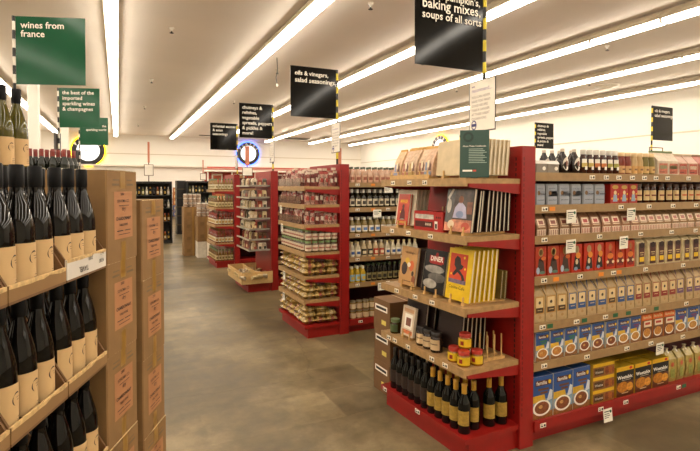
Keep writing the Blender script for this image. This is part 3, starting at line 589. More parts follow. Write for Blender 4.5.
# third shelf
Z = E1D[2]
rack('r', 'wooden rack holding the tan cookbook on the third shelf', 1.845, 2.0, 2.84, 3.06, Z, 0, RG)
book('cookbook__tan', 1.855, 2.965, Z+.016, 'tan cookbook with vegetables drawn on its cover', 9)
for i in range(3): book('cookbook__dark', 1.888+.026*i, 2.955, Z+.016, '%s dark book behind the tan cookbook' % ow(i), 9)
rack('r', 'wooden rack holding the black and white book on the third shelf', 1.845, 2.0, 2.58, 2.79, Z, 0, RG)
book('cookbook__diner', 1.855, 2.675, Z+.016, 'black and white cookbook with red title block', 9)
for i in range(2): book('cookbook__dark', 1.888+.026*i, 2.675, Z+.016, '%s dark book behind the black and white cookbook' % ow(i), 9)
rack('r', 'wooden rack holding the yellow cookbooks on the third shelf', 1.845, 2.165, 2.325, 2.53, Z, 0, RG)
for i in range(6): book('cookbook__yellow', 1.855+.036*i, 2.435, Z+.016, 'front yellow cookbook with dancing figure on red' if i == 0 else '%s yellow cookbook behind the front one' % ow(i-1), 8-i*.4)
book('cookbook__small', 2.105, 2.41, Z+.016, 'small olive book at the back of the yellow row', 6); book('cookbook__small', 2.13, 2.40, Z+.016, 'thin pale edged book against the red panel', 4)
# fourth shelf
Z = E1D[3]
rack('r', 'wooden rack holding the white cookbook on the fourth shelf', 1.845, 2.0, 2.88, 3.03, Z, 0, RG)
book('cookbook__white', 1.855, 2.955, Z+.016, 'small cookbook with white panel on its cover', 8)
for i in range(4): book('cookbook__dark', 1.90+.05*i, 2.93-.02*i, Z+.016, '%s tall dark book behind the small white cookbook' % ow(i), 7)
for i in range(6): book('cookbook__dark', 1.93+.036*i, 2.60, Z+.016, '%s dark book in the middle of the fourth shelf' % ow(i), 6-i*.5)
rack('r', 'wooden rack in the middle of the fourth cookbook shelf', 1.925, 2.165, 2.52, 2.70, Z, 0, RG)
rack('r', 'empty wooden dowel rack beside the yellow jars', 1.99, 2.17, 2.34, 2.46, Z, 3, RG, peg=False)
b, l, lb = jar(.078, .125, .028, M('#2a1a12',.12), M('#1f1813',.4), M('#c9ad84',.6), 18, cols=(M('#7a6248'),.5,.62)); kind('dark_jar','jar', b, lid=l, label_print=lb)
for i, y in enumerate((2.80, 2.725, 2.645)):
    px, py = e1(1.875, y); put('dark_jar', (px, py, Z), F1, '%s dark jar with cream label in front of the dark books' % ow(i), 'dark jars on the fourth end-cap shelf')
b, l, lb = jar(.075, .1, .022, M('#3b2a10',.15), M('#5b6a3a',.4), M('#4a5a34',.5), 16); kind('green_jar','jar', b, lid=l, label_print=lb)
px, py = e1(1.87, 3.115); put('green_jar', (px, py, Z), F1, 'dark green jar at the far corner of the fourth shelf')
b, l, lb = jar(.082, .088, .022, M('#8a5a1c',.15), M('#a82a18',.4), M('#dcb41c',.45), 18); lb.lathe([(.0424,.022),(.0424,.046)], M('#8a1a14'), 6, a0=-112, a1=-82, cap=False); kind('yellow_jar','jar', b, lid=l, label_print=lb)
for i, (x, y, dz, nm) in enumerate(((1.865,2.46,0,'left one in front of the rack'),(1.862,2.37,0,'at the near shelf corner'),(1.945,2.355,0,'right one beside the dowel rack'),(1.905,2.41,.0885,'stacked on top of the others'))):
    px, py = e1(x, y); put('yellow_jar', (px, py, Z+dz), R(-60), 'yellow jar with red lid, '+nm, 'yellow jars with red lids', scale=(.95,.95,1))
# base: wine bottles
WINEP = [(.034,0),(.037,.004),(.037,.165),(.034,.185),(.018,.218),(.0145,.232),(.0142,.262)]
def winekind(nm, glass, cap, lab, z0=.05, z1=.135, gold=True):
    b, o_ = bottle(WINEP, glass, .0, cap, (.037, z0, z1), seg=18, labm=lab, half=62)
    o_['cap'] = MB().lathe([(.0156,.212+.014),(.0156,.262),(.0158,.285),(.013,.287)], cap, 14)
    kind(nm,'bottle', b, capsule=o_['cap'], label_print=o_['label_print'])
NOIR = M('#090a07', .05, var=.2, spec=.35)
winekind('wine_bottle__gold', NOIR, M('#b8892c',.35), M('#a58435',.5,var=.25,scale=60)); winekind('wine_bottle__dark', NOIR, M('#14100e',.3), M('#2e1f18',.5,var=.3,scale=60))
WG = 'wine bottles on the red end-cap base'
for i in range(6):
    px, py = e1(1.875, 3.12-.073*i); put('wine_bottle__dark', (px, py, .15), F1, '%s dark capped wine bottle from the cardboard cases on red base' % ow(i), WG)
    px, py = e1(1.96, 3.12-.073*i); put('wine_bottle__dark', (px, py, .15), F1, 'dark capped wine bottle behind the %s front one on red base' % ow(i), WG)
for i in range(5):
    px, py = e1(1.870, 2.675-.075*i); put('wine_bottle__gold', (px, py, .15), F1+R(35 if i == 4 else 10), '%s gold capsuled wine bottle along the front of red base' % ow(i), WG)
    px, py = e1(1.955, 2.69-.075*i); put('wine_bottle__gold', (px, py, .15), F1+R(40), 'gold capsuled wine bottle behind the %s front one' % ow(i), WG)
for i in range(3):
    px, py = e1(2.0+.085*i-(.03 if i == 0 else 0), 2.365+.012*(i % 2)); px += .03 if i == 0 else 0
    put('wine_bottle__gold', (px-.02, py, .15), F1+R(50), '%s gold capsuled wine bottle behind the corner one, near side' % ow(i), WG) if i else None

# ---- cardboard cases beside the end cap
def casekind(nm, w, dpt, hgt, labels):
    b = MB().cham(-w/2,0,0,w/2,dpt,hgt,.003,CARD_D)
    kind(nm,'box', b, **labels)
sm = MB().r(-.1,.15,.09,.195,WHITE).r(-.085,.162,.075,.182,INK,-.001); ye = MB().r(.0,.05,.07,.085,M('#d9c25c'))
casekind('cardboard_case__small', .25, .32, .238, dict(address_label=sm, yellow_label=ye, top_seam=MB().box(-.124,.155,.238,.124,.165,.239,TAPE)))
for k in range(3):
    put('cardboard_case__small', (1.875+.004*(k % 2), 3.345, .001+.239*k), R(-90), 'small cardboard case with yellow label, %s of three beside end cap' % ('lowest','middle','topmost')[k], 'cardboard cases beside the nearest end cap')

# ================================================================== second gondola
E2D = [1.59, 1.40, 1.19, .90, .65, .40]
endcap('end shelves of candy and pasta bags at the second gondola', 4.86, 5.72, E2D, xf=1.815, rot=R(.5))
rng = random.Random(3)
for i, (c1, c2) in enumerate((('#b3955a','#8a4a34'),('#a88a50','#b09a68'))):
    kind('pasta_bag__%d' % i,'bag', MB().pillow(.135,.17,.075,M(c1,.2,bump=.8,scale=45,var=.55),8,5,.2,M(c2,.3,var=.5,scale=45),(.38,.6)), seal=MB().box(-.072,-.05,.035,-.064,.05,.038,M('#e0c88c',.2)))
for i, (c1, c2) in enumerate((('#8a4a3e','#d9c4b0'),('#b08a7a','#a8443a'),('#6d302a','#cdb8a0'))):
    b = MB(); 
    vv = []; ff = []
    for sg, y in ((-1,0),(1,1)):
        for j in range(5):
            for q in range(4):
                u = -1+2*q/3; t_ = j/4; th = .022*(1-abs(u)**3)*math.sin(math.pi*min(1,t_*.9+.12))**.7
                vv.append((u*.034*(1-.15*t_), .025+sg*th, .003+t_*.15+.004*math.sin(q*3+j)))
    for s_ in range(2):
        for j in range(4):
            for q in range(3):
                k = s_*20+j*4+q; f_ = (k,k+1,k+5,k+4); ff.append(f_ if s_ == 0 else f_[::-1])
    b.add(vv, ff, M(c1,.15,bump=1,scale=75,var=.9)); 
    kind('candy_packet__%d' % i,'packet', b, header=MB().box(-.028,.020,.138,.028,.030,.165,M(c2,.3,var=.2)), label_print=MB().p([(-.02,.05),(.018,.045),(.02,.09),(-.018,.095)],M(c2,.3,var=.3,scale=50),.0035))
b, l, lb = jar(.074, .118, .02, M('#5a4630',.12,var=.3), M('#6f8a4c',.4), M('#cbb79c',.6,var=.15,scale=60), 14, cols=(M('#9a5a4a'),.35,.6)); kind('pickle_jar','jar', b, lid=l, label_print=lb)
def perim(nx, ny, xs, ys): return [('n', i, xs[0]+(i+.5)*(xs[1]-xs[0])/nx, ys[0]) for i in range(nx)]+[('f', j, xs[0], ys[0]+(j+.5)*(ys[1]-ys[0])/ny) for j in range(ny)]
SIDE = {'n': 'on the near side', 'f': 'along the main aisle'}
PN = ['top','second','third','fourth','fifth','sixth','bottom']
for di in (4, 5, 6):
    z = E2D[di] if di < 6 else .135; lay = 3
    for sd, i, x, y in perim(3, 6, (1.82, 2.2), (4.875, 5.71)):
        for k in range(lay):
            if k == 2 and rng.random() < .25: continue
            jx, jy, a = rng.uniform(-.012,.012), rng.uniform(-.01,.01), rng.uniform(-9,9)
            X_, Y_, rz_ = (x+jx, 4.955+jy, a) if sd == 'n' else (1.895+jx, y+jy, -90+a)
            if sd == 'f' and i == 0: continue
            put('pasta_bag__%d' % (rng.random() < .35), (X_, Y_, z+.002+.061*k), R(rz_), '%s pasta bag %s, %s layer, %s shelf of second gondola' % (ow(i), SIDE[sd], ('lower','middle','upper')[k], PN[di]), 'golden pasta bags on the second end cap', scale=(.97,.97,1.02))
for di in (0, 1, 2):
    z = E2D[di]
    for rank in (0, 1):
        for sd, i, x, y in perim(7, 12, (1.83, 2.2), (4.87, 5.71)):
            if rank == 1 and i == 0: continue
            if di and rank and sd == 'f' and i > 6: continue
            X_, Y_, rz_ = (x, 4.872+.055*rank, 0) if sd == 'n' else (1.822+.055*rank, y, -90)
            put('candy_packet__%d' % rng.randrange(3), (X_+rng.uniform(-.006,.006), Y_+rng.uniform(-.004,.008), z+(.035*rank if di == 0 else 0)), R(rz_+rng.uniform(-14,14)), '%s candy packet %s, %s rank, %s shelf, second gondola' % (ow(i), SIDE[sd], ('front','back')[rank], PN[di]), 'candy packets on the second end cap', scale=(.82,.82,rng.uniform(.85,1.1)))
    bn = thing('clear_bin', 'clear plastic bin front on the %s shelf of candy packets' % PN[di], 'bin', (1.803, 5.33, z+.004))
    for s_ in range(3): O('panel', MB().box(0,-.36+s_*.25,0,.004,-.12+s_*.25,.085,M('#d8b9a4',.08,trans=.85,var=.05)), bn)
for k in range(2):
    for sd, i, x, y in perim(5, 11, (1.83, 2.2), (4.905, 5.71)):
        if sd == 'f' and i == 0: continue
        X_, Y_ = (x, 4.905) if sd == 'n' else (1.862, y)
        put('pickle_jar', (X_, Y_, .90+.1185*k), R(0 if sd == 'n' else -90), '%s jar %s, %s layer, fourth shelf of second gondola end' % (ow(i), SIDE[sd], ('lower','upper')[k]), 'green lidded jars on the second end cap', scale=(.97,.97,1))
for i, (y, z) in enumerate(((5.58,1.16),(5.62,1.37),(5.50,.62),(5.52,.37))):
    put('shelf_card', (1.80, y, z), R(-90), 'white shelf card on second gondola end, %s' % ('below second candy shelf','below top candy shelf','below fifth pasta shelf','below sixth pasta shelf')[i], 'shelf cards on the second end cap', scale=(.8,1,1.1))
# aisle side bottles
def dress(nm, hgt, body, cap, lab, c2, r_=.031, caph=.03):
    b, o_ = bottle([(r_*.94,0),(r_,.004),(r_,hgt*.55),(r_*.45,hgt*.82),(r_*.42,hgt-caph)], M(body,.12,var=.2), caph, M(cap,.4), seg=14)
    o_['label_print'] = MB().lathe([(r_+.0008,hgt*.1),(r_+.0008,hgt*.48)], M(lab,.5,var=.1), 12, a0=-160,a1=-20,cap=False).lathe([(r_+.0014,hgt*.18),(r_+.0014,hgt*.36)], M(c2,.5), 10, a0=-130,a1=-50,cap=False)
    kind(nm,'bottle', b, **o_)
dress('dressing_bottle__pink',.175,'#c9a489','#3f4a34','#d0a88c','#9a5a44',.034,.022); dress('dressing_bottle__dark',.20,'#2a2414','#d6cfc0','#cfc4aa','#3a3026',.031,.045)
dress('dressing_bottle__bluelabel',.175,'#8a7440','#cfc6b2','#ddd3bd','#5b7fb5',.034,.028); dress('dressing_bottle__white',.165,'#d6c9a8','#d9c98c','#e0d6bf','#3a5a94',.032,.02)
dress('dressing_bottle__black',.175,'#c9b48c','#cfc39c','#2b241c','#d9caa2',.032,.02); dress('dressing_bottle__redlabel',.175,'#c9b48c','#d8cdb4','#b5402a','#e0cba8',.032,.02)
dress('dressing_bottle__yellow',.18,'#c9a52c','#d8cfa8','#8ab0b8','#d9b84a',.03,.03); dress('dressing_bottle__wine',.2,'#1c170c','#3c4a20','#8a7c4c','#2c2416',.03,.03)
b, l, lb = jar(.075, .1, .02, M('#8a6a3c',.15), M('#7a6a4a',.4), M('#c9b088',.6), 14); kind('tan_jar','jar', b, lid=l, label_print=lb)
rows2 = [(1.63, ['pink']*12, .074), (1.36, ['dark']*12, .072), (1.08, ['bluelabel']*10, .078), (.82, ['white']*2+['black']*2+['redlabel']*2+['white']*6, .074), (.54, ['yellow']*3+['wine']*9, .068)]
nmz = {'pink':'pink labelled bottle with green cap','dark':'dark bottle with tall white cap','bluelabel':'bottle with round blue label','white':'white dressing bottle with blue label','black':'dressing bottle with black label','redlabel':'dressing bottle with red label','yellow':'yellow sauce bottle','wine':'dark green vinegar bottle'}
for di, (z, ks, st) in enumerate(rows2):
    cn = {}
    for i, k in enumerate(ks):
        j = cn.get(k, 0); cn[k] = j+1
        put('dressing_bottle__'+k, (2.375+st*i, 4.905, z), R(rng.uniform(-10,10)), '%s %s from the post, %s shelf of second gondola' % (ow(j), nmz[k], PN[di]), 'bottles on the second gondola')
        if i < 8: put('dressing_bottle__'+k, (2.39+st*i, 4.99, z), R(rng.uniform(-10,10)), '%s behind the %s of its kind, %s shelf, second gondola' % (nmz[k], ow(j), PN[di]), 'bottles on the second gondola')
for k in range(2):
    for i in range(8):
        put('tan_jar', (2.385+.08*i, 4.905, .14+.101*k), 0, '%s tan jar from the post, %s layer, bottom shelf of second gondola' % (ow(i), ('lower','upper')[k]), 'tan jars on the second gondola')
for i, (x, z) in enumerate(((2.80,1.605),(2.66,1.335),(2.72,.52))):
    put('shelf_card', (x, 4.846, z), 0, 'white shelf card under the %s of the second gondola' % ('pink labelled bottles','dark bottles','yellow sauce bottles')[i], 'shelf cards on the second gondola', scale=(1.2,1,1))

# ================================================================== third gondola end: clear trays of packets and a wooden bin
E3D = [1.6, 1.42, 1.26, 1.10, .94, .78, .62]
endcap('clear shelved end display of small packets at the third gondola', 7.40, 8.28, E3D, xf=1.83, rot=0, glass=True)
cols = ['#b8a07c','#6a4a34','#c9b89c','#8a3a28','#3c3a2c','#d0ba8a']
for i, c1 in enumerate(cols):
    kind('spice_packet__%d' % i,'packet', MB().prof([(0,0),(.05,0),(.045,.10),(.03,.115),(.006,.09)],-.034,.034,M(c1,.3,var=.3,scale=50,bump=.4)), label_print=MB().r(-.02,.02,.02,.06,M(cols[(i+2)%6],.4)))
for di, z in enumerate(E3D):
    for i in range(5):
        put('spice_packet__%d' % rng.randrange(6), (1.905+.03, 7.50+i*.15, z), R(-90+rng.uniform(-15,15)), '%s packet along the main aisle, %s clear shelf, third gondola end' % (ow(i), PN[di]), 'packets on the third end cap', scale=(1.5,1,1.05))
    for i in range(3):
        put('spice_packet__%d' % rng.randrange(6), (1.98+i*.075, 7.445, z), R(rng.uniform(-15,15)), '%s packet on the near side, %s clear shelf, third gondola end' % (ow(i), PN[di]), 'packets on the third end cap', scale=(.9,1,1.0))
bn = thing('wooden_bin', 'pale wooden bin of packets on the red base of third gondola', 'bin', (2.015, 7.80, .136))
BINW = M('#c9a56c',.55,var=.12,scale=20)
O('bottom', MB().box(-.26,-.46,0,.2,.46,.012,BINW), bn)
O('front_board', MB().box(-.275,-.475,0,-.26,.475,.175,BINW), bn)
for s_ in (-1,1): O('side_board', MB().box(-.26,s_*.4675-.0075,0,.2,s_*.4675+.0075,.175,BINW), bn)
O('divider', MB().box(-.03,-.46,.012,-.02,.46,.165,BINW), bn)
for i in range(24):
    put('spice_packet__%d' % (5 if i % 3 else 2), (1.81+.1*(i % 4)+rng.uniform(-.01,.01), 7.37+.145*(i//4)+rng.uniform(-.01,.01), .225+rng.uniform(0,.02)), R(rng.uniform(0,360)), 'loose packet in the wooden bin, %s counting from its near corner' % ow(i), 'packets in the wooden bin', tilt=R(-60))

# ================================================================== fourth gondola end: bottles
E4D = [1.53, 1.18, .84, .49]
endcap('wooden boarded end shelves of sauce bottles at the farthest gondola', 9.9, 10.78, E4D, xf=1.84)
dress('sauce_bottle__green',.22,'#8a6a3c','#4a5a30','#d6c8a4','#8a7a4c',.031,.03); dress('sauce_bottle__amber',.23,'#6a4a1c','#5a6a34','#cdb98a','#7a6a34',.03,.04); dress('sauce_bottle__red',.23,'#6a2a14','#8a3020','#d9ccae','#b08a3c',.03,.05)
for di, z in enumerate(E4D+[.135]):
    k = ('green','amber','red','red','amber')[di]
    for sd, i, x, y in perim(6, 11, (1.85, 2.2), (9.94, 10.75)):
        if sd == 'f' and i == 0: continue
        X_, Y_ = (x, 9.94) if sd == 'n' else (1.88, y)
        put('sauce_bottle__'+k, (X_, Y_, z), R(0 if sd == 'n' else -90), '%s sauce bottle %s, %s shelf of farthest red gondola' % (ow(i), SIDE[sd], ('top','second','third','fourth','bottom')[di]), 'sauce bottles on the farthest end cap', scale=(.93,.93,1))

# ================================================================== aisle signs on striped poles
SIGNK = M('#100f0d', .09, var=.1, scale=3, spec=.22); SIGNG = M('#1c5236', .12, var=.05, scale=3, spec=.2)
def sign(label, x, y, zbase, z0, size, side, panel, lines, stripe, tsz=.062, pitch=.084, pole_top=None, cardtext=None, x0t=.045, first=.10, rz=0):
    g = thing('aisle_sign', label, 'sign', (x, y, zbase), rz); top = (pole_top or z0+size)-zbase
    O('foot', MB().lathe([(.03,0),(.03,.008),(.014,.012)], DARK, 12), g)
    O('pole', MB().tube((0,0,.008), (0,0,top), .0125, M(stripe[0],.4), 10), g)
    k = 0; zz = top-.045
    while zz > .1:
        O('pole_band', MB().tube((0,0,zz-.075), (0,0,zz), .0135, M(stripe[1],.4), 10), g); zz -= .15
    a, b_ = (.014, size) if side > 0 else (-size, -.014)
    mb = MB(); n_ = 12; vv = []
    for j in range(2):
        for i in range(n_+1):
            t_ = i/n_; tt = t_ if side > 0 else 1-t_; bow = .010*tt*tt*(1 if j else .5)
            vv.append((a+(b_-a)*t_, bow, z0-zbase+size*j))
    q = [(i,i+1,i+n_+2,i+n_+1) for i in range(n_)]
    mb.add(vv, q, panel, True); mb.add([(p_[0],p_[1]+.004,p_[2]) for p_ in vv], [f[::-1] for f in q], panel, True)
    N_ = len(vv)
    mb.add(vv+[(p_[0],p_[1]+.004,p_[2]) for p_ in vv], [(0,i,i+1) for i in []]+[(i+1,i,i+N_,i+N_+1) for i in range(n_)]+[(n_+1+i,n_+2+i,n_+2+i+N_,n_+1+i+N_) for i in range(n_)]+[(0,n_+1,n_+1+N_,N_),(2*n_+1,n_,n_+N_,2*n_+1+N_)], panel)
    pn = O('panel', mb, g)
    p = MB(); zt = z0-zbase+size-first
    for i, ln in enumerate(lines):
        ln, al, wd_ = (ln, 'LEFT', None) if isinstance(ln, str) else (ln+(None,))[:3]
        p.t(ln, (a+x0t) if al == 'LEFT' else b_-.03, zt-i*pitch, tsz, WHITE, -.006, bold=.016, align=al, width=wd_)
    O('lettering', p, pn)
    if cardtext is not None:
        zc, hx, hz = cardtext
        cd = O('card', MB().cham(-hx,-.006,zc-zbase-hz,hx,0,zc-zbase+hz,.002,M('#2b211c',.4)), g, (-.014,0,0), (0,0,R(-90)))
        c2 = MB().r(-hx+.008,zc-zbase-hz+.008,hx-.004,zc-zbase+hz-.004,WHITE,-.0066); zz = zc-zbase+hz-.045
        c2.t('we', -hx+.03, zz, .028, M('#8a7a96'), -.0072); c2.t('recommend....', -hx+.03, zz-.032, .028, M('#a596b0'), -.0072, width=hx*1.55)
        for i, ln in enumerate(('YOU CAN NEVER','HAVE TOO MANY','GOOD RECIPES.','TAKE A GANDER','AT THESE GREAT','COOKBOOKS.')): c2.t(ln, -hx+.03, zz-.075-.030*i, .024, M('#7a6c60'), -.0072, bold=0)
        c2.e(-hx+.055, zc-zbase-hz+.05, .028, .034, M('#4a4a80'), -.0070, 18); c2.e(-hx+.055, zc-zbase-hz+.05, .020, .025, WHITE, -.0074, 18); c2.r(-hx+.035, zc-zbase-hz+.04, -hx+.075, zc-zbase-hz+.06, M('#4a4a80'), -.0078)
        O('card_print', c2, cd)
    return g
YB = ('#17130f','#e0cb2c'); BW = ('#14110f','#e4ddcf')
FT = 1.831
sign('large black hanging sign about baking mixes and soups on the nearest gondola', 2.33, 2.72, FT, 2.375, .56, -1, SIGNK, ['cake mixes,',("& pumpkin's,",'RIGHT'),('baking mixes,','LEFT',.47),('soups of all sorts','LEFT',.48)], YB, .068, .066, cardtext=(2.145,.135,.178), first=.06)
sign('black oils and vinegars sign on the second gondola', 2.37, 5.28, FT, 2.37, .56, -1, SIGNK, [('oils & vinegars,','LEFT',.40),('salad seasonings','LEFT',.48)], YB, .062, .078, cardtext=(2.15,.12,.17))
sign('black chutneys and relishes sign on the third gondola', 2.37, 7.8, FT, 2.36, .54, -1, SIGNK, ['chutneys &','relishes,','vegetable','spreads, peppers','& pickles &','more!'], YB, .071, .080, cardtext=(2.15,.12,.17), first=.09)
sign('black oriental sauces sign on the farthest red gondola', 2.37, 10.3, FT, 2.34, .54, -1, SIGNK, [('oriental sauces','LEFT',.46),'& asian','seasonings'], YB, .071, .078, cardtext=(2.1,.10,.14), first=.09)
sign('small far black oils sign at the right end of the second gondola', 7.98+.05, 5.28, FT, 2.36, .56, 1, SIGNK, [('oils & vinegars,','LEFT',.40),('salad seasonings','LEFT',.48)], YB, .062, .078)
sign('small far black chutneys sign at the right end of the third gondola', 7.95+.1, 7.8, FT, 2.40, .54, 1, SIGNK, ['chutneys &','relishes,','vegetable','spreads, peppers','& pickles &','more!'], YB, .071, .080, first=.09)
sign('black sign peeking out left of the green card on top shelf', 7.95+.1, 10.3, FT, 2.36, .54, 1, SIGNK, [('oriental sauces','LEFT',.46),'& asian','seasonings'], YB, .071, .078, first=.09)
fr = thing('card_frame', 'thin wire card frame on the pole at the far right', 'frame', (8.05, 5.28, FT))
mb = MB()
for p_, q_ in (((-.12,-.03,0),(-.12,-.03,.40)),((.22,-.03,0),(.22,-.03,.40)),((-.12,-.03,.40),(.22,-.03,.40))): mb.tube(p_, q_, .008, M('#8a6a4a',.4), 6)
O('frame', mb, fr)
# wine displays at the left: dark stands that carry the green signs
WST = M('#3a2a1c', .6, var=.15)
def stand(label, x, y, w_, d_, hgt):
    g = thing('wine_stand', label, 'stand', (x, y, 0)); 
    O('base', MB().box(-w_/2,-d_/2,0,w_/2,d_/2,.12,WST), g)
    O('back_panel', MB().box(-w_/2,-.02,.12,w_/2,.02,hgt-.03,WST), g)
    for s_ in (-1,1): O('side_panel', MB().box(s_*w_/2-.015,-d_/2,.12,s_*w_/2+.015,d_/2,hgt-.03,WST), g)
    for k in range(3): O('shelf', MB().box(-w_/2+.016,-d_/2,.42+.38*k,w_/2-.016,d_/2,.445+.38*k,WOOD), g)
    O('top', MB().box(-w_/2-.02,-d_/2,hgt-.03,w_/2+.02,d_/2,hgt,WOOD), g)
stand('wooden wine stand under the wines from france sign', -.55, 4.95, 1.0, .8, 1.60)
stand('wooden wine stand under the imported sparkling wines sign', -.35, 8.2, .9, .8, 1.58)
stand('wooden wine stand under the farthest green sign', -.3, 12.0, .9, .8, 1.58)
sign('large green sign reading wines from france', -.725, 5.12, 1.60, 2.465, .578, 1, SIGNG, ['wines from','france'], BW, .078, .074, first=.10, rz=R(-20))
sign('green sign for imported sparkling wines and champagnes', -.655, 8.3, 1.58, 2.44, .565, 1, SIGNG, ['the best of the','imported','sparkling wines','& champagnes'], BW, .073, .078, cardtext=(2.2,.10,.16), first=.09, rz=R(-20))
sign('small green sign mostly hidden behind the imported wines sign', -.57, 12.0, 1.58, 2.47, .58, 1, SIGNG, [('the','RIGHT'),('sparkling world','RIGHT')], BW, .066, .078, cardtext=(2.2,.10,.16), first=.2, rz=R(-20))
winekind('wine_bottle__red', M('#10150a',.08,var=.2), M('#7a2a20',.4), M('#d6ccb4',.5,var=.1))
KINDS['wine_bottle__red'][2].append(('neck_label', MB().lathe([(.0165,.205),(.0162,.225)], M('#d6ccb4',.5), 12, cap=False).build('neck_label'), []))
for j in range(3):
    for i in range(5):
        put('wine_bottle__red', (-.64+.078*i+.028*j, 4.62+.085*j, 1.60), R(rng.uniform(-20,20)), '%s red capsuled bottle from the left, %s rank on the wine stand' % (ow(i), ('front','middle','back')[j]), 'red capsuled bottles on the wine stand')

# ================================================================== foreground wine cases and cartons (seen from the camera's left)
CF = (math.sin(YAW), math.cos(YAW)); CR = (math.cos(YAW), -math.sin(YAW))
def W(xc, d): return CR[0]*xc+CF[0]*d, CR[1]*xc+CF[1]*d
AB = R(90)-YAW                                         # carton stacks run straight away from the viewer
AW = AB+R(4.7)                                         # wine cases turned a little
OW = W(-.779, 1.592)
def lw(x, y): return OW[0]+x*math.cos(AW)-y*math.sin(AW), OW[1]+x*math.sin(AW)+y*math.cos(AW)
# sealed cartons
CW, CD, CH = .222, .32, .3055
b = MB().cham(-CW/2,0,0,CW/2,CD,CH,.004,CARD)
lab = MB().r(-.062,.075,.072,.235,LABO)
lt = MB().t('2000',-.018,.222,.012,INK,-.0012,width=.026).t('SONOMA CO.',-.042,.198,.02,INK,-.0012,width=.09).r(-.03,.186,.045,.188,INK,-.0012).t('dry',-.008,.170,.014,INK,-.0012,width=.026).t('CHARDONNAY',-.052,.138,.03,INK,-.0012,width=.112,bold=.03).t('TABLE WINE',-.03,.118,.016,INK,-.0012,width=.065).r(-.045,.10,.0,.103,INK,-.0012).r(.01,.10,.055,.103,INK,-.0012).r(-.035,.088,.05,.090,INK,-.0012)
tp = [MB().r(-.016,.245,.02,CH,TAPE), MB().r(-.014,.0,.018,.065,TAPE)]
pr_ = MB().r(-.075,.255,-.025,.262,M('#6e5632')).r(.03,.255,.08,.262,M('#6e5632')).r(-.07,.272,-.025,.276,M('#6e5632')).r(.03,.272,.07,.276,M('#6e5632'))
seam = MB().box(-CW/2+.004,.0,CH-.0025,CW/2-.004,.003,CH+.0005,M('#d8bd8e',.6,var=.3,scale=60)).box(-.016,.003,CH,.02,CD,CH+.0012,TAPE)
kind('wine_carton','box', b, label_print=(lab, {'lettering': lt}), tape=tp, top_seam=seam, stamp=pr_)
CG = 'sealed wine cartons in two stacks'
lv = ['lowest','second lowest','middle','second highest','topmost']
for si, (d0, top) in enumerate(((1.603, 1.640), (1.878, 1.535))):
    px, py = W(-.783, d0+CW/2)
    for k in range(5):
        z = top-CH*(5-k)
        put('wine_carton', (px+CR[0]*rng.uniform(-.004,.004), py+CR[1]*.0, z), AB+R(rng.uniform(-.8,.8)), 'sealed cardboard wine carton with orange label, %s of the %s stack' % (lv[k], ('taller left','shorter right')[si]), CG)
    pal = thing('pallet_board', 'low wooden board under the %s carton stack' % ('taller left','shorter right')[si], 'pallet', (px, py, 0), AB)
    zt = top-CH*5
    O('deck', MB().box(-CW/2,0,max(.0,zt-.02),CW/2,CD,zt,WOOD), pal)
    if zt > .05:
        for s_ in (0,1): O('runner', MB().box(-CW/2,s_*(CD-.06),0,CW/2,s_*(CD-.06)+.06,zt-.02,WOOD), pal)
# cut-open display cases
KW, KD, KH = .256, .335, .308
def cutcase(nm, lipm, liph, extra=None):
    T_ = .006; out = {}
    b = MB().box(-KW/2,0,0,KW/2,KD,T_,CARD_D)
    out['back_wall'] = MB().box(-KW/2,KD-T_,T_,KW/2,KD,.235,CARD_D)
    out['side_wall'] = [MB().prof([(T_,T_),(KD-T_,T_),(KD-T_,.235),(.12,.235),(T_,liph)], x, x+T_, CARD_D) for x in (-KW/2, KW/2-T_)]
    lip = MB().box(-KW/2,0,T_,KW/2,T_,liph,lipm)
    n_ = 9; vv = []; rr = random.Random(5)
    for i in range(n_+1):
        x = -KW/2+KW*i/n_; vv += [(x,-.0004,liph-rr.uniform(.004,.010)),(x,-.0004,liph+.0005),(x,T_,liph+.0005)]
    torn = MB().add(vv, [f for i in range(n_) for f in ((3*i,3*i+3,3*i+4,3*i+1),(3*i+1,3*i+4,3*i+5,3*i+2))], M('#c9a873',.8,var=.3,scale=60))
    out['front_lip'] = (lip, dict({'torn_edge': torn}, **(extra or {})))
    kind(nm,'box', b, **out)
cutcase('cut_case__tan', CARD, .042)
wt = MB().t('TAVEL',.0,.030,.022,INK,-.0012,width=.06,rot=math.pi).t('2000',.03,.052,.02,INK,-.0012,width=.03,rot=math.pi).t('ROSE',.11,.034,.02,INK,-.0012,width=.034,rot=math.pi).t('No 7',.11,.055,.016,INK,-.0012,width=.024,rot=math.pi)
cutcase('cut_case__white', M('#d8d0c4',.7,var=.05), .06, {'lettering': wt})
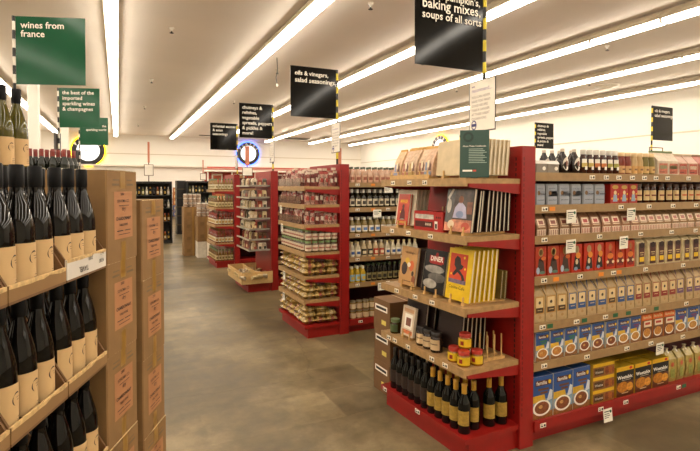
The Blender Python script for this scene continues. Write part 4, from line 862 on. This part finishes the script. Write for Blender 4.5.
# tall wine bottles
P = [(.033,0),(.0370,.005),(.0370,.140),(.0362,.155),(.032,.178),(.0235,.210),(.0165,.235),(.0148,.248),(.0145,.262)]
def tallwine(nm, glass, foil, neck):
    b = MB().lathe(P, glass, 28); 
    o_ = dict(foil=MB().lathe([(.0156,.238+.012),(.0162,.258),(.0164,.302),(.0135,.305)], foil, 20))
    lb = MB().lathe([(.0377,.018),(.0377,.118)], M('#d0ad7a',.6,var=.04), 20, a0=-150, a1=-30, cap=False)
    sw = MB(); fp = MB(); pts = []
    for i in range(13):                               # crescent swirl with a tail
        t_ = i/12; an = R(60+200*t_); wd = .0025*math.sin(math.pi*min(1,t_+.1))
        pts.append((.006+.013*math.cos(an), .082+.015*math.sin(an), wd))
    def onc(u, z, e_=.0383): a_ = -math.pi/2+u/.0375; return (e_*math.cos(a_), e_*math.sin(a_), z)
    vv = []; 
    for x_, z_, wd in pts: vv += [onc(x_-wd*.7, z_-wd), onc(x_+wd*.7, z_+wd)]
    sw.add(vv, [(2*i,2*i+2,2*i+3,2*i+1) for i in range(len(pts)-1)], INK)
    for (u0,u1,z0_) in ((.004,.020,.085),(.006,.018,.079),(.008,.022,.040),(.006,.024,.034),(.004,.024,.028)):
        nseg = 3; vv = []
        for i in range(nseg+1): u = u0+(u1-u0)*i/nseg; vv += [onc(u, z0_), onc(u, z0_+.0016)]
        fp.add(vv, [(2*i,2*i+2,2*i+3,2*i+1) for i in range(nseg)], M('#7a5c3c'))
    o_['label_print'] = (lb, {'swirl_print': sw, 'fine_print': fp}); kind(nm,'bottle', b, **o_)
tallwine('wine_bottle__foreground', M('#080604',.02,var=.2,spec=.32), M('#050404',.5,spec=.15), 0)
tallwine('wine_bottle__pale', M('#4a4410',.03,var=.2), M('#050404',.5,spec=.15), 0)
CXS = [-.130, -.392, -.654]                            # case centres along the display, far to near
LEV = [(1.334, 'upper'), (1.024, 'middle'), (.714, 'lower'), (.404, 'bottom')]
POSN = ['far','middle','near']
for li, (z, ln) in enumerate(LEV):
    for ci, cx_ in enumerate(CXS):
        px, py = lw(cx_, .0)
        put('cut_case__white' if (li == 0 and ci == 0) else 'cut_case__tan', (px, py, z-.006), AW, ('white fronted cut case' if li == 0 and ci == 0 else 'cut open tan cardboard case')+' of wine bottles, %s one in the %s row' % (POSN[ci], ln), 'cut open wine cases')
        if li == 3: continue
        for r_ in range(2 if li == 0 else 2):
            for bi in range(3):
                if ci == 2 and bi < 1: continue
                px, py = lw(cx_+(bi-1)*.0815+rng.uniform(-.002,.002), .052+.083*r_)
                put('wine_bottle__foreground', (px, py, z), AW+R(rng.uniform(-8,8)-8), '%s cream labelled wine bottle from the near end, %s rank, %s case of %s row' % (ow(bi), ('front','back')[r_], POSN[ci], ln), 'cream labelled wine bottles in cut cases')
for ci, cx_ in enumerate(CXS):
    px, py = lw(cx_, .0); pb = thing('case_plinth', 'dark wooden plinth under the %s column of wine cases' % POSN[ci], 'stand', (px, py, 0), AW)
    O('deck', MB().box(-KW/2,0,.37,KW/2,KD,.397,WST), pb)
    for s_ in (0,1): O('side_panel', MB().box(-KW/2,s_*(KD-.03),0,KW/2,s_*(KD-.03)+.03,.37,WST), pb)
# higher case behind, with paler bottles
def lb2(x, y): return lw(x, y)
sd = thing('case_riser', 'tall cardboard block carrying the highest wine bottles', 'stand', W(-1.19, 1.80)+(0,), AB)
O('block', MB().cham(-.15,0,0,.15,.35,1.632,.004,CARD), sd); O('top_board', MB().box(-.155,-.005,1.632,.155,.355,1.645,CARD), sd)
for bi in range(3):
    px, py = W(-1.25, 1.80+(bi-1)*.0815); put('wine_bottle__pale', (px, py, 1.646), AB+R(-14), '%s green glass wine bottle on the highest board, counting from left' % ow(bi), 'green glass bottles on the highest board')

# ================================================================== far part of the shop
SH = M('#171412', .5, var=.2)
def blackunit(label, x0, x1, y0, d_, hgt, decks, nb, seed, gname):
    g = thing('bottle_rack', label, 'shelving', (x0, y0, 0)); w_ = x1-x0
    O('back_panel', MB().box(0,d_-.02,0,w_,d_,hgt,SH), g); O('top', MB().box(0,0,hgt-.06,w_,d_,hgt,SH), g)
    for xx in (0, w_-.03): O('side_panel', MB().box(xx,0,0,xx+.03,d_,hgt-.06,SH), g)
    for z in decks: O('shelf', MB().box(.03,0,z-.025,w_-.03,d_-.02,z,SH), g)
    O('base', MB().box(.03,.03,0,w_-.03,d_-.02,.1,SH), g)
    rr = random.Random(seed)
    for di, z in enumerate(list(decks)+[.1]):
        for i in range(nb):
            k = rr.choice(('gold','amberglass','whitecap','palebottle','dark'))
            put('wine_bottle__'+k, (x0+.09+i*(w_-.18)/(nb-1), y0+.09, z), R(rr.uniform(-30,30)), '%s bottle from the left on the %s shelf of the %s' % (ow(i), PN[di], gname), 'bottles on the '+gname, scale=(.85,.85,.8))
winekind('wine_bottle__amberglass', M('#7a4a14',.1), M('#b8552c',.4), M('#cdb88c',.5)); winekind('wine_bottle__whitecap', M('#b8ae98',.15), M('#ddd6c8',.4), M('#e0d8c8',.5)); winekind('wine_bottle__palebottle', M('#6a6438',.1), M('#3a3a20',.4), M('#c9ba90',.5))
blackunit('black far bottle rack behind the carton stacks', .45, 1.58, 14.9, .5, 1.74, [1.36, 1.0, .62], 11, 4, 'black far rack')
blackunit('black rack farther back beyond the floor gap', 2.3, 3.1, 17.2, .5, 1.78, [1.4, 1.0, .6], 7, 9, 'farther black rack')
# dark side-on rack
g = thing('bottle_rack', 'dark narrow rack seen edge on beyond the stacked cartons', 'shelving', (2.02, 17.6, 0))
O('body', MB().box(0,0,0,.28,.5,1.8,SH), g)
for k in range(5): O('shelf', MB().box(-.03,-.02,.3+.3*k,.28,.0,.33+.3*k,M('#4a3a24',.5)), g)
# shelf boards and boxes on the back wall seen through the gap
g = thing('display_rack', 'pale wooden rack against the back wall seen through the gap', 'shelving', (1.3, 26.6, 0))
for k in range(5): O('shelf', MB().box(0,0,.06+.3*k,5.0,.5,.09+.3*k,WOOD), g)
for s_ in (0,1,2): O('side_panel', MB().box(s_*2.48,0,0,s_*2.48+.04,.5,1.32,WOOD), g)
ob = MB().cham(-.15,0,0,.15,.25,.27,.004,M('#b06a34',.6)); kind('orange_carton','box', ob, label_print=MB().r(-.1,.06,.1,.2,CREAM).e(0,.13,.06,.05,M('#8a3a1c'),-.002))
ob = MB().cham(-.15,0,0,.15,.25,.27,.004,M('#4a5a8a',.6)); kind('blue_carton','box', ob, label_print=MB().r(-.1,.06,.1,.2,M('#c9b48c')).e(0,.13,.06,.05,M('#8a5a2c'),-.002))
for k in range(5):
    for i in range(12):
        nm = 'blue_carton' if k < 2 else 'orange_carton'
        put(nm, (1.55+.37*i+(.12 if i > 5 else 0), 26.62, .09+.3*k), 0, '%s %s from the left, %s shelf of the back wall rack' % (ow(i), nm.replace('_',' '), ('lowest','second lowest','middle','second highest','top')[k]), 'cartons on the back wall rack')
# cartons stacked along the main aisle with jars on top
kb = MB().cham(-.2,0,0,.2,.4,.28,.004,CARD); kind('aisle_carton','box', kb, tape=MB().r(-.02,.0,.02,.28,TAPE), stamp=MB().r(-.14,.08,-.05,.16,M('#7a5a30')))
kb = MB().cham(-.2,0,0,.2,.4,.36,.004,M('#d9cfbd',.7)); kind('white_carton','box', kb, tape=MB().r(-.02,0,.02,.36,M('#c2b59c')))
b, l, lb = jar(.085, .1, .02, M('#8a6a5a',.2), M('#d8d0c0',.4), M('#c2ad94',.5), 12, cols=(M('#6a4a3a'),.3,.6)); kind('aisle_jar','jar', b, lid=l, label_print=lb)
STK = [(1.52, 11.95, ['aisle_carton']*4, 'leftmost aisle stack'), (1.75, 11.5, ['white_carton']+['aisle_carton']*2, 'middle aisle stack'), (1.93, 10.98, ['white_carton']+['aisle_carton']*2, 'aisle stack nearest the red gondola')]
for sx_, sy_, ks, nm in STK:
    z = 0
    for i, k in enumerate(ks):
        put(k, (sx_+.2, sy_, z), R(rng.uniform(-1.5,1.5)), '%s in the %s, %s from the floor' % ('white carton' if k[0] == 'w' else 'brown carton', nm, ow(i)), 'cartons stacked along the main aisle'); z += .361 if k[0] == 'w' else .281
    for L_ in range(3):
        for i in range(4):
            for j in range(2):
                put('aisle_jar', (sx_+.05+.098*i, sy_+.06+.11*j, z+.101*L_), R(0), '%s jar from left, %s rank, %s layer on the %s' % (ow(i), ('front','back')[j], ('lower','middle','upper')[L_], nm), 'jars on the aisle carton stacks')
# red market stand far back
g = thing('market_stand', 'long red stand with white canopy near the back wall', 'stand', (3.6, 21.0, 0))
O('back_board', MB().box(0,.7,0,7.0,.75,2.36,M('#a83a2c',.6,var=.2,scale=2)), g); O('canopy', MB().box(-.1,-.15,2.22,7.1,.75,2.30,WHITE), g); O('valance', MB().box(-.0,-.0,2.36,7.0,.04,2.42,M('#b5584a',.5)), g)
for k in range(8): O('post', MB().box(k*.99,0,0,k*.99+.05,.05,2.22,WHITE), g)
O('counter', MB().box(.06,.06,.0,6.94,.69,.95,M('#8a2a1c',.6)), g)
for k in range(7): 
    fr_ = O('framed_card', MB().box(.3+k*.95,.68,1.65,.75+k*.95,.699,2.15,WHITE), g); O('picture', MB().box(.36+k*.95,.676,1.72,.69+k*.95,.68,2.08,M(('#b8583c','#c9a06a','#a83424')[k % 3],.6)), fr_)
rr = random.Random(12)
for i in range(26):
    put('orange_carton', (3.85+.255*i, 21.2, .951), 0, '%s carton from the left on the counter of the red stand' % ow(i), 'cartons on the red stand', scale=(.75,1,rr.uniform(.8,1.5)))
# marker paddles on slim poles
def paddle(label, x, y, zb, z0, z1, card=None, wd=.09):
    g = thing('marker_pole', label, 'sign', (x, y, zb))
    O('pole', MB().tube((0,0,0),(0,0,z1-zb),.014,M('#5a3a28',.5),8), g); O('paddle', MB().box(-wd/2,-.02,z0-zb,wd/2,-.014,z1-zb,M('#c47a5c',.5)), g)
    if card:
        c_ = O('card', MB().box(-card[0]/2,-.03,card[1]-zb,card[0]/2,-.02,card[2]-zb,M('#8a7a66',.5)), g); O('card_print', MB().box(-card[0]/2+.02,-.034,card[1]-zb+.02,card[0]/2-.02,-.03,card[2]-zb-.02,WHITE), c_)
paddle('orange paddle on pole with white card above the black far rack', .99, 15.15, 1.741, 2.27, 2.85, (.25,1.90,2.22), .055)
paddle('thin orange pole above the farther black rack', 2.85, 17.45, 1.781, 2.0, 2.5, (.2,1.82,2.05), .04)
paddle('orange paddle in front of the blue neon clock', 3.55, 14.2, 0, 2.2, 2.75, (.3,1.9,2.15), .12)
paddle('orange paddle beside the card on the second gondola', 3.56, 7.84, 1.772, 1.95, 2.25, None, .06)
# ---- neon clocks
def clock(label, loc, rz, r_, neon, letters, hands=True):
    g = thing('neon_clock', label, 'clock', loc, rz)
    def disc(n_, ra, rb, y0, y1, m, name, parent=g):
        mb = MB(); k = 40; vv = []
        for y in (y0, y1):
            for q in (ra, rb):
                for i in range(k): t_ = 2*math.pi*i/k; vv.append((q*math.cos(t_), y, q*math.sin(t_)))
        ff = []
        for i in range(k):
            j = (i+1) % k
            ff += [(i, j, k+j, k+i)[::-1], (2*k+i, 2*k+j, 3*k+j, 3*k+i), (k+i, k+j, 3*k+j, 3*k+i)[::-1]]
        return O(name, MB().add(vv, ff, m), parent)
    body = disc(0, .001, r_*.98, -.05, 0, DARK, 'case'); ring = disc(0, r_*.7, r_, -.11, -.05, M('#1a1816',.3), 'ring')
    disc(0, .001, r_*.7, -.10, -.05, M('#eef0f2',.4,var=.02,emit=1.4), 'dial')
    disc(0, r_*1.02, r_*1.07, -.06, -.01, M(neon,.4,emit=9), 'neon_tube')
    p = MB(); n_ = len(letters)
    for i, ch in enumerate(letters):
        t_ = R(150-120*i/(n_-1)); vv, ff = text_geo(ch, r_*.3, .03, 'CENTER'); ro = t_-math.pi/2
        p.add([(r_*.76*math.cos(t_)+a_*math.cos(ro)-b2*math.sin(ro), -.115, r_*.76*math.sin(t_)+a_*math.sin(ro)+b2*math.cos(ro)) for a_, b2 in vv], ff, WHITE)
    O('lettering', p, ring)
    if hands:
        O('hand', MB().prof([(-.106,0),(-.103,0),(-.103,.4*r_),(-.106,.4*r_)], -.012, .012, INK), g); O('hand', MB().box(-.3*r_,-.106,-.012,0,-.103,.012,INK), g)
    for k in range(12):
        t_ = 2*math.pi*k/12; O('hour_mark', MB().box(r_*.6*math.cos(t_)-.02,-.103,r_*.6*math.sin(t_)-.02,r_*.6*math.cos(t_)+.02,-.101,r_*.6*math.sin(t_)+.02,INK), g)
clock('round clock with blue neon halo on the back wall', (6.95, Y1-.001, 3.44), 0, .62, '#3a66ff', 'PLATES')
clock('round clock with yellow neon ring behind the green signs', (-.93, Y1-.001, 3.36), 0, .72, '#ffc400', 'PLATES')
clock('round clock with yellow neon on the right wall above packets', (X1-.001, 19.3, 3.37), R(-90), .62, '#ffb020', 'PLATES')
